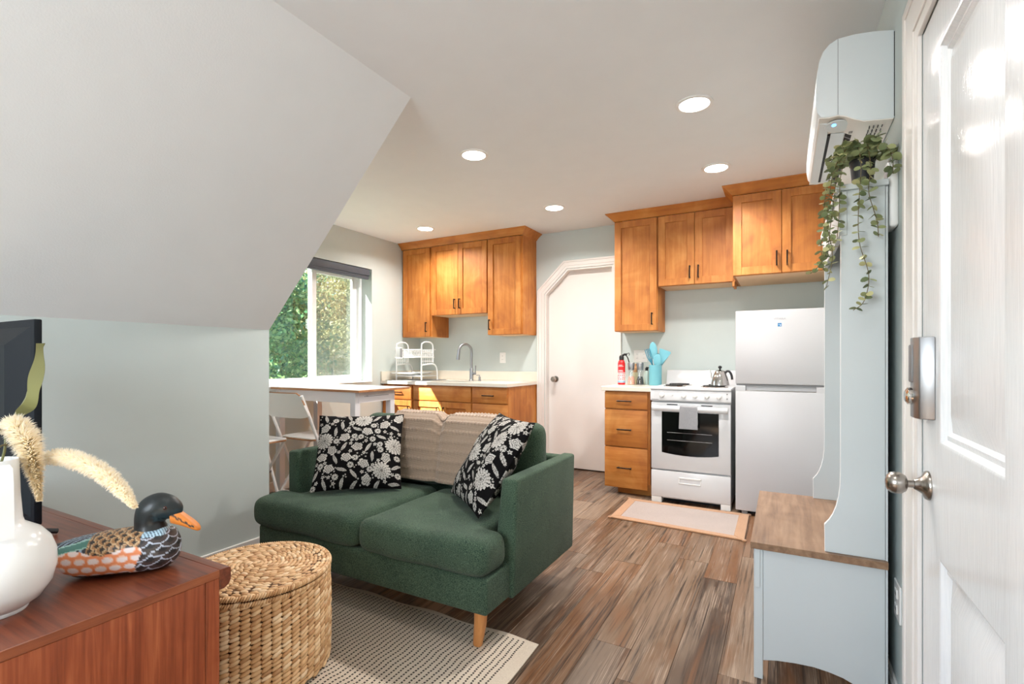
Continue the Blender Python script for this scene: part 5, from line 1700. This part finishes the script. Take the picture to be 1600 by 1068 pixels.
def pillow(label, BL, BR, lean, size_v, thick, seed, belly=1.0):
    BL, BR = Vector(BL), Vector(BR)
    ux = BR - BL; W = ux.length; ux.normalize()
    back = Vector((0, 0, 1)).cross(ux)          # horizontal, away from the viewer
    up = (Vector((0, 0, 1)) * math.cos(lean) + back * math.sin(lean)).normalized()
    nrm = ux.cross(up).normalized()             # toward the viewer
    N = 210
    img = floral(N, seed)
    vs, cs = [], []
    u = np.linspace(-1, 1, N)
    Ug, Vg = np.meshgrid(u, u, indexing='ij')
    pin = 0.055
    Xl = Ug * (1 - pin * (1 - Vg ** 2) ** 1.0 * 0 ) 
    Xl = Ug * (1 - pin * (1 - Vg ** 2)); Yl = Vg * (1 - pin * (1 - Ug ** 2))
    prof = ((1 - np.abs(Ug) ** 2.6) * (1 - np.abs(Vg) ** 2.6)).clip(0) ** 0.62
    wr = np.array([[mnoise.noise(Vector((a * 2.4, b * 2.4, seed))) for b in u[::6]] for a in u[::6]])
    wr = np.kron(wr, np.ones((6, 6)))[:N, :N]
    k = 7
    for _ in range(2):
        wr = sum(np.roll(wr, s, 0) for s in range(-k, k + 1)) / (2 * k + 1); wr = sum(np.roll(wr, s, 1) for s in range(-k, k + 1)) / (2 * k + 1)
    cre = 0.006 * np.sin((Ug * 3 + Vg * 5) * 2.2 + seed) * (np.abs(Ug) ** 2) * prof
    H = thick / 2 * prof * (1 + 0.22 * wr) + cre
    c0 = BL + ux * (W / 2) + up * (size_v / 2)
    def sheet(sign):
        P = np.array(c0) + Xl[..., None] * np.array(ux) * (W / 2) + Yl[..., None] * np.array(up) * (size_v / 2) + (sign * H)[..., None] * np.array(nrm)
        return P.reshape(-1, 3)
    F_, B_ = sheet(1), sheet(-1)
    idx = np.arange(N * N).reshape(N, N)
    f1 = np.stack([idx[:-1, :-1], idx[1:, :-1], idx[1:, 1:], idx[:-1, 1:]], -1).reshape(-1, 4)
    st = 1
    f2 = f1[:, ::-1] + N * N
    bord = np.concatenate([idx[:, 0], idx[-1, 1:], idx[-2::-1, -1], idx[0, -2:0:-1]])
    f3 = np.stack([bord, bord + N * N, np.roll(bord, -1) + N * N, np.roll(bord, -1)], -1)
    dark = np.array(srgb(11, 9, 10)[:3]); cream = np.array(srgb(204, 198, 190)[:3])
    col = dark + img.reshape(-1, 1) * (cream - dark)
    cb = dark + floral(N, seed + 50).reshape(-1, 1) * (cream - dark)
    return single('throw_pillow', (np.concatenate([F_, B_]), [tuple(q) for q in np.concatenate([f1, f2, f3])]), 'pillow', label, 'pillow', 'black floral throw pillows', smooth=180, col=np.concatenate([col, cb]))
pillow('black and cream floral pillow leaning on the window side arm of the sofa', (-2.095, 1.725, 0.462), (-1.735, 2.00, 0.462), math.radians(31), 0.425, 0.16, 4)
pillow('black and cream floral pillow leaning on the sofa arm nearest the stove', (-1.470, 2.060, 0.466), (-1.120, 1.770, 0.466), math.radians(34), 0.47, 0.15, 9)

# ------------------------------------------------------------------ rug
def rug_geo():
    x0, x1, y0, y1 = -2.06, -0.85, 0.74, 1.80
    nx, ny = 60, 66
    v, f = [], []
    for i in range(nx + 1):
        for j in range(ny + 1):
            x = x0 + (x1 - x0) * i / nx; y = y0 + (y1 - y0) * j / ny
            if j == ny: y += 0.008 * math.sin(x * 17)
            if i == nx: x += 0.005 * math.sin(y * 9)
            z = 0.004 + 0.0012 * mnoise.noise(Vector((x * 9, y * 9, 0)))
            v.append((x, y, z))
    for i in range(nx):
        for j in range(ny):
            a = i * (ny + 1) + j
            f.append((a, a + ny + 1, a + ny + 2, a + 1))
    return solid(v, f, 0.003)
single('area_rug', rug_geo(), 'rug', 'cream rug with dotted black lines under the sofa front', 'rug', smooth=60)

# ------------------------------------------------------------------ woven basket
bx, by, br = -1.700, 1.172, 0.247
BH = 0.352
t = thing('storage_basket', 'round woven water hyacinth basket with lid between sideboard and sofa', 'basket', (bx, by, 0.009))
z0 = 0.009
bm = nb(); lathe(bm, [(br - 0.012, z0 + 0.002), (br - 0.008, BH), (br - 0.03, BH + 0.022), (0.0, BH + 0.026)], (bx, by, 0), 'Z', 64, False); bmesh.ops.holes_fill(bm, edges=[e_ for e_ in bm.edges if e_.is_boundary])
part('core', bm, 'straw_dark', t)
s = Soup(); br_ = random.Random(4)
NC = 50; NR = 22
for c in range(NC):
    a = 2 * PI * c / NC
    n_ = np.array([math.cos(a), math.sin(a), 0]); tg_ = np.array([-math.sin(a), math.cos(a), 0]); zz = np.array([0, 0, 1.0])
    for r in range(NR):
        h = z0 + 0.010 + (r + (0.5 if c % 2 else 0)) * (BH - 0.012 - z0) / NR
        if h > BH - 0.006: continue
        tl = 0.42 + br_.uniform(-0.12, 0.12)
        wv = br_.uniform(0.85, 1.15)
        ax = tg_ * 0.0185 + zz * 0.0185 * tl
        ay = zz * 0.0088 * wv - tg_ * 0.003
        bulge = 0.004 * math.sin(PI * h / BH)
        s.ell(np.array([bx, by, h]) + n_ * (br - 0.004 + bulge + br_.uniform(-0.0015, 0.0015)), ax, ay, n_ * 0.0085 * wv, 7, 5)
part('side_weave', s, 'straw', t, 180, kind='stuff')
s = Soup()
for rr in range(17):
    rad = 0.012 + rr * 0.0143
    n2 = max(5, int(2 * PI * rad / 0.027))
    for k in range(n2):
        a = 2 * PI * (k + 0.5 * (rr % 2)) / n2 + br_.uniform(-0.03, 0.03)
        n_ = np.array([math.cos(a), math.sin(a), 0]); tg_ = np.array([-math.sin(a), math.cos(a), 0])
        zt = BH + 0.029 - 0.014 * (rad / br) ** 2
        s.ell(np.array([bx, by, zt + br_.uniform(-0.0015, 0.0015)]) + n_ * rad, tg_ * 0.0165 + n_ * 0.004, n_ * 0.0078 - tg_ * 0.002, np.array([0, 0, 0.0065]), 7, 5)
lid = part('lid', s, 'straw', t, 180, kind='stuff')
def coil(rad, z, n2, th, name, par):
    s = Soup()
    for k in range(n2):
        a = 2 * PI * k / n2
        n_ = np.array([math.cos(a), math.sin(a), 0]); tg_ = np.array([-math.sin(a), math.cos(a), 0])
        s.ell(np.array([bx, by, z]) + n_ * rad, tg_ * (2 * PI * rad / n2 * 0.62), n_ * th * 0.8, np.array([0, 0, th]) + tg_ * 0.004, 6, 5)
    return part(name, s, 'straw', par, 180, kind='stuff')
coil(br + 0.002, BH + 0.013, 190, 0.0095, 'lid_rim', lid)
coil(br, BH - 0.008, 190, 0.0085, 'body_rim', t)

# ------------------------------------------------------------------ sideboard
DT = 0.660
dx0, dx1, dy0, dy1 = -2.70, -1.118, 0.255, 0.676
t = thing('sideboard', 'reddish brown teak sideboard under the television, end panel in view', 'sideboard', ((dx0 + dx1) / 2, (dy0 + dy1) / 2, 0))
bm = nb(); box(bm, dx0, dx1 - 0.0005, dy0, dy1, DT - 0.016, DT, 0.0008); tp = part('top', bm, 'teak', t)
bm = nb(); box(bm, dx1 - 0.0008, dx1 + 0.0012, dy0, dy1, DT - 0.018, DT - 0.0004, 0.0006); part('top_edge', bm, 'teak_edge', tp, label='lighter teak edge band')
bm = nb(); prism(bm, [(dy1 + 0.0005, DT), (dy1 + 0.022, DT), (dy1 + 0.027, DT - 0.004), (dy1 + 0.027, DT - 0.030), (dy1 + 0.022, DT - 0.040), (dy1 + 0.012, DT - 0.046), (dy1 + 0.0005, DT - 0.046)], 0, dx0, dx1 + 0.001, 0.0012, 1); part('front_lip', bm, 'teak', t)
bm = nb(); box(bm, dx1 - 0.018, dx1, dy0, 0.645, 0.02, DT - 0.0185, 0.0008); part('end_panel', bm, 'teak_v', t)
bm = nb(); box(bm, dx1 - 0.020, dx1 + 0.0004, 0.6462, dy1, 0.0, DT - 0.0185, 0.0008); part('stile', bm, 'teak_v', t)
bm = nb(); box(bm, dx0, dx0 + 0.018, dy0, dy1, 0.0, DT - 0.0165); part('end_panel', bm, 'teak_v', t)
bm = nb(); box(bm, dx0 + 0.018, dx1 - 0.018, dy0, dy0 + 0.008, 0.06, DT - 0.017); part('back_panel', bm, 'teak', t)
bm = nb(); box(bm, dx0 + 0.018, dx1 - 0.018, dy0 + 0.01, dy1 - 0.03, 0.06, 0.08); part('bottom', bm, 'teak', t)
for k in range(3):
    a = dx0 + 0.02 + k * (dx1 - dx0 - 0.04) / 3; b = a + (dx1 - dx0 - 0.04) / 3 - 0.004
    for (c, d) in ((0.085, 0.30), (0.304, 0.468), (0.472, 0.605)):
        bm = nb(); box(bm, a, b, dy1 - 0.022, dy1 - 0.002, c, d, 0.002); dr = part('drawer', bm, 'teak', t)
        bm = nb(); prism(bm, [(dy1 - 0.002, d - 0.004), (dy1 + 0.008, d - 0.008), (dy1 + 0.009, d - 0.022), (dy1 - 0.002, d - 0.032)], 0, a + 0.01, b + (0.012 if k == 2 else -0.01)); part('drawer_lip', bm, 'teak_edge', dr)
bm = nb(); box(bm, dx0 + 0.03, dx1 - 0.03, dy0 + 0.03, dy1 - 0.06, 0.0, 0.06); part('plinth', bm, 'dark', t)

# television seen from behind
TX1, TX0, TZ0, TZ1, TY = -1.575, -2.46, 0.735, 1.231, 0.505
t = thing('television', 'black flat television on the sideboard, back toward the viewer', 'television', ((TX0 + TX1) / 2, TY, DT))
bm = nb(); box(bm, TX0, TX1, TY, TY + 0.016, TZ0, TZ1, 0.003, 2); part('frame', bm, 'tv', t)
bm = nb()
e0, e1 = 0.018, 0.062
A = [(TX0 + e0, TZ0 + e0), (TX1 - e0, TZ0 + e0), (TX1 - e0, TZ1 - e0), (TX0 + e0, TZ1 - e0)]
B = [(TX0 + e1 + 0.05, TZ0 + e1), (TX1 - e1 - 0.02, TZ0 + e1), (TX1 - e1 - 0.02, TZ1 - e1), (TX0 + e1 + 0.05, TZ1 - e1)]
va = [bm.verts.new((p[0], TY, p[1])) for p in A]; vb = [bm.verts.new((p[0], TY - 0.028, p[1])) for p in B]
for i in range(4): bm.faces.new((va[i], va[(i + 1) % 4], vb[(i + 1) % 4], vb[i]))
bm.faces.new(vb); bmesh.ops.recalc_face_normals(bm, faces=list(bm.faces))
part('back_shell', bm, 'tv', t, 10)
bm = nb(); box(bm, TX0 + 0.008, TX1 - 0.008, TY + 0.0155, TY + 0.0172, TZ0 + 0.012, TZ1 - 0.008); part('screen', bm, 'black_gloss', t)
for fx_ in (TX0 + 0.16, TX1 - 0.16):
    bm = nb(); tube(bm, [(fx_, TY + 0.008, TZ0 + 0.03), (fx_, TY + 0.008, DT + 0.03)], 0.009, 8); tube(bm, [(fx_, TY - 0.09, DT + 0.0078), (fx_, TY + 0.008, DT + 0.034), (fx_, TY + 0.10, DT + 0.0078)], 0.007, 8)
    part('foot', bm, 'black', t)

# white vase
vx, vy = -1.300, 0.360
t = thing('vase', 'white ceramic bottle vase with flat handle at the sideboard front', 'vase', (vx, vy, DT))
vp = [(0.046, 0.0), (0.048, 0.003), (0.047, 0.007), (0.066, 0.020), (0.082, 0.045), (0.089, 0.076), (0.088, 0.102), (0.080, 0.127), (0.066, 0.146), (0.050, 0.157), (0.042, 0.163), (0.0395, 0.172), (0.036, 0.220), (0.0345, 0.283), (0.0335, 0.286), (0.031, 0.284), (0.032, 0.22), (0.035, 0.17), (0.0, 0.165)]
bm = nb(); lathe(bm, [(r, DT + h) for r, h in vp], (vx, vy, 0), 'Z', 56, False); bmesh.ops.holes_fill(bm, edges=[e_ for e_ in bm.edges if e_.is_boundary])
part('body', bm, 'ceramic', t, 50)
hd = Vector((0.99, -0.13, 0)).normalized(); hs = Vector((-hd.y, hd.x, 0))
bm = nb()
pp = [(0.034, 0.276), (0.060, 0.272), (0.064, 0.25), (0.068, 0.20), (0.072, 0.150)]
rows = []
for k, (o_, h) in enumerate(pp):
    c_ = Vector((vx, vy, DT + h)) + hd * o_
    q = hd if k > 1 else Vector((0, 0, 1))
    rows.append([bm.verts.new(c_ + hs * 0.016 + q * 0.003), bm.verts.new(c_ - hs * 0.016 + q * 0.003), bm.verts.new(c_ - hs * 0.016 - q * 0.003), bm.verts.new(c_ + hs * 0.016 - q * 0.003)])
for a, b in zip(rows, rows[1:]):
    for i in range(4): bm.faces.new((a[i], a[(i + 1) % 4], b[(i + 1) % 4], b[i]))
bm.faces.new(rows[0]); bm.faces.new(rows[-1][::-1]); bmesh.ops.recalc_face_normals(bm, faces=list(bm.faces))
part('handle', bm, 'ceramic', t, 30)

# dried stems standing in the vase
mouth = Vector((vx, vy, DT + 0.245))
def plume(label, path, radii, seed, n=5200):
    t = thing('dried_grass_stem', label, 'dried grass', tuple(mouth), 0, 'dried stems in the white vase')
    P = smooth_path(path, 10)
    bm = nb(); tube(bm, smooth_path([mouth, mouth + Vector((0.002, 0.004, 0.06)), (mouth + Vector((0, 0, 0.06))).lerp(P[0], 0.5) + Vector((0, 0, 0.02)), P[0]], 6) + P[1:], 0.0016, 6); part('stem', bm, 'stem', t, 60)
    r_ = np.random.default_rng(seed)
    V, F, col = [], [], []
    a0 = np.array(srgb(254, 242, 214)[:3]); a1 = np.array(srgb(255, 251, 243)[:3])
    m = len(P) - 1
    for k in range(n):
        u = r_.uniform(0, 1); i = min(int(u * m), m - 1); fr = u * m - i
        p = np.array(P[i].lerp(P[i + 1], fr)); d = np.array((P[i + 1] - P[i]).normalized())
        R = np.interp(u, np.linspace(0, 1, len(radii)), radii) * r_.uniform(0.65, 1.08)
        q = r_.normal(size=3); q -= d * (q @ d); q /= np.linalg.norm(q)
        tip = p + q * R + d * R * r_.uniform(0.15, 0.85)
        sd = np.cross(q, d); ww = 0.0014
        b_ = len(V)
        mid = p * 0.45 + tip * 0.55 + d * R * 0.1
        V += [p - sd * ww * 0.6, p + sd * ww * 0.6, mid + sd * ww, mid - sd * ww, tip]
        F += [(b_, b_ + 1, b_ + 2, b_ + 3), (b_ + 3, b_ + 2, b_ + 4)]
        j = r_.uniform(-0.12, 0.12)
        col += [a0 * 0.9, a0 * 0.9, a0 * (1 + j), a0 * (1 + j), a1]
    part('plume', (V, F), 'plume', t, None, col=np.array(col), kind='stuff')
plume('fluffy cream bunny tail plume drooping beside the vase neck', [(-1.395, 0.40, 0.987), (-1.354, 0.405, 1.000), (-1.308, 0.41, 0.968), (-1.275, 0.41, 0.918), (-1.253, 0.41, 0.865)], [0.012, 0.026, 0.029, 0.022, 0.014, 0.006], 3)
plume('fluffy cream plume arching right toward the painted duck', [(-1.385, 0.44, 0.918), (-1.29, 0.45, 0.937), (-1.193, 0.45, 0.937), (-1.104, 0.45, 0.925), (-1.036, 0.45, 0.903), (-0.990, 0.45, 0.880)], [0.012, 0.019, 0.021, 0.020, 0.018, 0.013, 0.006], 4)
t = thing('dried_leaf_stem', 'long olive green leaf standing up behind the plumes', 'dried leaf', tuple(mouth), 0, 'dried stems in the white vase')
bm = nb(); tube(bm, smooth_path([mouth, mouth + Vector((-0.02, 0.02, 0.05)), (-1.43, 0.415, 0.985), (-1.405, 0.42, 1.018)], 6), 0.0022, 6); part('stem', bm, 'big_leaf', t, 60)
lp = smooth_path([(-1.445, 0.42, 0.985), (-1.405, 0.42, 1.022), (-1.362, 0.42, 1.046), (-1.340, 0.42, 1.082), (-1.320, 0.42, 1.122), (-1.298, 0.42, 1.166)], 8)
lw = [0.003, 0.008, 0.0125, 0.0165, 0.0165, 0.0115, 0.0015]
V, F = [], []
for i, p in enumerate(lp):
    u = i / (len(lp) - 1)
    d = (lp[min(i + 1, len(lp) - 1)] - lp[max(i - 1, 0)]).normalized()
    sdv = Vector((d.z, 0.25, -d.x)).normalized()
    ww = float(np.interp(u, np.linspace(0, 1, len(lw)), lw)) * (1 + 0.03 * math.sin(u * 15))
    for k in (-1, -0.5, 0, 0.5, 1):
        V.append(tuple(p + sdv * ww * k + Vector((0, 0.012 * abs(k) + 0.002 * math.sin(u * 16 + k * 2), 0))))
for i in range(len(lp) - 1):
    for k in range(4):
        a = i * 5 + k
        F.append((a, a + 1, a + 6, a + 5))
part('leaf', solid(V, F, 0.0012), 'big_leaf', t, 60)
t = thing('dried_leaf_stem', 'small brown bent twig hanging at the vase rim', 'dried leaf', tuple(mouth), 0, 'dried stems in the white vase')
bm = nb(); tube(bm, smooth_path([mouth, (vx + 0.012, vy - 0.018, DT + 0.292), (vx + 0.045, vy - 0.028, DT + 0.290), (vx + 0.060, vy - 0.030, DT + 0.272), (vx + 0.045, vy - 0.036, DT + 0.258)], 5), 0.0018, 6); part('twig', bm, plain('brown_twig', (92, 70, 56), 0.6), t, 60)

# ------------------------------------------------------------------ painted duck
dk = thing('decoy_duck', 'painted wooden mallard duck with orange bill at the sideboard corner', 'duck figurine', (-1.298, 0.572, DT), 0.82)
def loft(sections, nseg, ex=2.3):
    """sections: (x, halfwidth, z_low, z_high); superellipse rings"""
    V, F = [], []
    for (x, hw, zl, zh) in sections:
        for k in range(nseg):
            a = 2 * PI * k / nseg
            c_, s_ = math.cos(a), math.sin(a)
            y = hw * math.copysign(abs(c_) ** (2 / ex), c_)
            z = (zl + zh) / 2 + (zh - zl) / 2 * math.copysign(abs(s_) ** (2 / ex), s_)
            V.append((x, y, z))
    m = len(sections)
    for i in range(m - 1):
        for k in range(nseg):
            a = i * nseg + k; b = i * nseg + (k + 1) % nseg
            F.append((a, a + nseg, b + nseg, b))
    F.append(tuple(range(nseg))); F.append(tuple(range(m * nseg - 1, (m - 1) * nseg - 1, -1)))
    return V, F
def interp_sec(keys, n):
    xs = np.array([k[0] for k in keys]); t_ = np.linspace(0, 1, n); tk = np.linspace(0, 1, len(keys))
    out = []
    for u in t_:
        out.append(tuple(np.interp(u, tk, [k[i] for k in keys]) for i in range(4)))
    o = np.array(out)
    for _ in range(3):
        o[1:-1] = (o[:-2] + 2 * o[1:-1] + o[2:]) / 4
    return [tuple(q) for q in o]
keys = [(-0.136, 0.010, 0.062, 0.068), (-0.125, 0.024, 0.038, 0.074), (-0.105, 0.036, 0.012, 0.080), (-0.080, 0.045, 0.002, 0.085), (-0.045, 0.052, 0.0, 0.090), (-0.01, 0.055, 0.0, 0.093), (0.025, 0.055, 0.0, 0.095), (0.055, 0.053, 0.0, 0.096), (0.078, 0.047, 0.002, 0.094), (0.094, 0.036, 0.009, 0.083), (0.104, 0.020, 0.022, 0.066), (0.107, 0.008, 0.034, 0.054)]
secs = interp_sec(keys, 150)
NS = 120
V, F = loft(secs, NS, 2.5)
def scallop(p, q, R):
    """overlapping round feathers, upper rows over lower ones: 0 at a feather's root .. 1 at its rim"""
    sx, sz = 1.7 * R, 0.85 * R
    r0 = math.floor(q / sz)
    for rr in range(r0 + 2, r0 - 3, -1):
        off = 0.5 * (rr % 2)
        c_ = math.floor(p / sx - off + 0.5)
        d_ = math.hypot(p - (c_ + off) * sx, q - rr * sz) / R
        if d_ < 1.0:
            return d_
    return 0.95
S = lambda *c: np.array(srgb(*c)[:3])
cols = []
pr = random.Random(8)
for (x, y, z) in V:
    side = 0.062 - 0.10 * max(0, -0.02 - x) * 0.25 + 0.006 * math.sin(x * 60)
    ang = math.atan2(z - 0.04, abs(y) + 1e-6)
    if x > 0.040 + 0.25 * max(0, z - 0.05) - 0.006 * math.sin(z * 90):
        d_ = scallop(math.atan2(y, x - 0.02) * 0.055 + 0.3, z + 0.3 - (x - 0.05) * 0.15, 0.0165)
        c_ = (S(34, 32, 34) if d_ < 0.45 else S(64, 52, 50)) if d_ < 0.87 else S(190, 198, 214)
        if z > 0.082 and x < 0.085: c_ = S(176, 204, 220) if math.sin(x * 900 + y * 700) > -0.3 else S(90, 110, 130)
    elif z < side and z > 0.0065 or (z <= 0.0065 and abs(x) > 0.5):
        c_ = S(228, 138, 92)
        u_ = x / 0.026 + (0.5 if int(z / 0.018) % 2 else 0); w_ = z / 0.018
        fx_ = u_ - math.floor(u_) - 0.5; fz_ = w_ - math.floor(w_) - 0.5
        e_ = math.hypot(fx_ / 0.44, fz_ / 0.40)
        if e_ < 1: c_ = S(232, 216, 214) if e_ < 0.85 else S(236, 184, 156)
        if x > -0.085 and x < 0.02 and z < 0.012: c_ = S(46, 30, 24) if math.sin(x * 700) > 0 else S(110, 64, 40)
    elif z <= 0.0065:
        c_ = S(60, 38, 28)
    elif x < -0.055:
        st_ = math.sin((x * 0.6 + abs(y) * 1.5 + z) * 420)
        c_ = S(36, 42, 54) if st_ < 0.55 else S(150, 170, 188)
        gx = x + 0.085; gz = (abs(y) - 0.030) 
        if abs(z - 0.072 - gx * 0.25) < 0.007 and x > -0.11: c_ = S(64, 118, 108) if abs(z - 0.072 - gx * 0.25) < 0.005 else S(150, 190, 180)
        if x < -0.115: c_ = S(26, 26, 30)
    else:
        d_ = scallop(z * 1.1 - abs(y) * 0.6 + 0.3, x + 0.3, 0.0135)
        c_ = S(44, 32, 26) if d_ < 0.34 else (S(160, 116, 74) if d_ < 0.68 else (S(200, 166, 126) if d_ < 0.88 else S(40, 30, 26)))
    cols.append(np.clip(c_, 0, 1))
body = part('body', (V, F), 'duck', dk, 60, local=True, col=np.array(cols))
# neck and head as one continuous loft along a curve
hp = [((0.050, 0.070), 0.036, 0.039), ((0.048, 0.088), 0.030, 0.033), ((0.046, 0.102), 0.0255, 0.0285), ((0.047, 0.116), 0.0265, 0.030), ((0.053, 0.130), 0.029, 0.0345), ((0.065, 0.137), 0.029, 0.0335), ((0.080, 0.135), 0.026, 0.0295), ((0.093, 0.128), 0.0205, 0.0235), ((0.103, 0.120), 0.0135, 0.0155), ((0.107, 0.117), 0.006, 0.007)]
def head_loft():
    k_ = len(hp); tt_ = np.linspace(0, k_ - 1, 60)
    X = np.interp(tt_, range(k_), [h[0][0] for h in hp]); Z = np.interp(tt_, range(k_), [h[0][1] for h in hp])
    W_ = np.interp(tt_, range(k_), [h[1] for h in hp]); H_ = np.interp(tt_, range(k_), [h[2] for h in hp])
    for _ in range(6):
        for A_ in (X, Z, W_, H_): A_[1:-1] = (A_[:-2] + 2 * A_[1:-1] + A_[2:]) / 4
    V, F, cl = [], [], []
    n = 36
    for i in range(60):
        d = Vector((X[min(i + 1, 59)] - X[max(i - 1, 0)], 0, Z[min(i + 1, 59)] - Z[max(i - 1, 0)])).normalized()
        nr = Vector((-d.z, 0, d.x))
        for k in range(n):
            a = 2 * PI * k / n
            p = Vector((X[i], 0, Z[i])) + Vector((0, 1, 0)) * math.cos(a) * W_[i] + nr * math.sin(a) * H_[i]
            V.append(tuple(p))
            c_ = S(22, 30, 32)
            if i < 6: c_ = S(168, 196, 212) if (k % 3) else S(60, 80, 96)
            elif p.z < 0.110 and i < 24: c_ = S(20, 22, 24)
            elif p.x > 0.06 and p.z < 0.132: c_ = S(26, 48, 56)
            cl.append(c_)
    for i in range(59):
        for k in range(n):
            a = i * n + k; b = i * n + (k + 1) % n
            F.append((a, b, b + n, a + n))
    F.append(tuple(range(59 * n, 60 * n)))
    return V, F, np.array(cl)
V, F, cl = head_loft()
bm = bmesh.new(); 
me_ = bpy.data.meshes.new('q'); me_.from_pydata(V, [], F); bm.from_mesh(me_); bpy.data.meshes.remove(me_); bmesh.ops.recalc_face_normals(bm, faces=list(bm.faces))
V = [tuple(v.co) for v in bm.verts]; F = [tuple(v.index for v in f_.verts) for f_ in bm.faces]; bm.free()
hd_ = part('head', (V, F), 'duck', dk, 60, local=True, col=cl)
bk = interp_sec([(0.090, 0.0170, 0.098, 0.137), (0.104, 0.0170, 0.093, 0.127), (0.120, 0.0165, 0.086, 0.113), (0.134, 0.0155, 0.079, 0.100), (0.143, 0.0115, 0.075, 0.090), (0.147, 0.005, 0.076, 0.084)], 40)
V, F = loft(bk, 32, 2.2)
cl = []
for (x, y, z) in V:
    c_ = S(222, 132, 52)
    ln = 0.130 - (x - 0.092) * 0.78
    if abs(z - ln + 0.008 + 0.0015 * math.sin(x * 500)) < 0.0022 and x < 0.138 and abs(y) > 0.006: c_ = S(56, 48, 42)
    cl.append(c_)
part('bill', (V, F), 'duck', dk, 60, local=True, col=np.array(cl), label='orange bill with a dark gape line')
for s_ in (-1, 1):
    sp = Soup(); sp.ell((0.083, s_ * 0.0238, 0.139), (0.0042, 0, 0), (0, 0.0025, 0), (0, 0, 0.0042), 12, 8)
    ey_ = part('eye', sp, plain('red_brown_eye', (84, 36, 22), 0.15), hd_, 180, local=True)
    sp = Soup(); sp.ell((0.0837, s_ * 0.0260, 0.1392), (0.0022, 0, 0), (0, 0.0008, 0), (0, 0, 0.0022), 10, 6)
    part('pupil', sp, 'black_gloss', ey_ if False else hd_, 180, local=True)
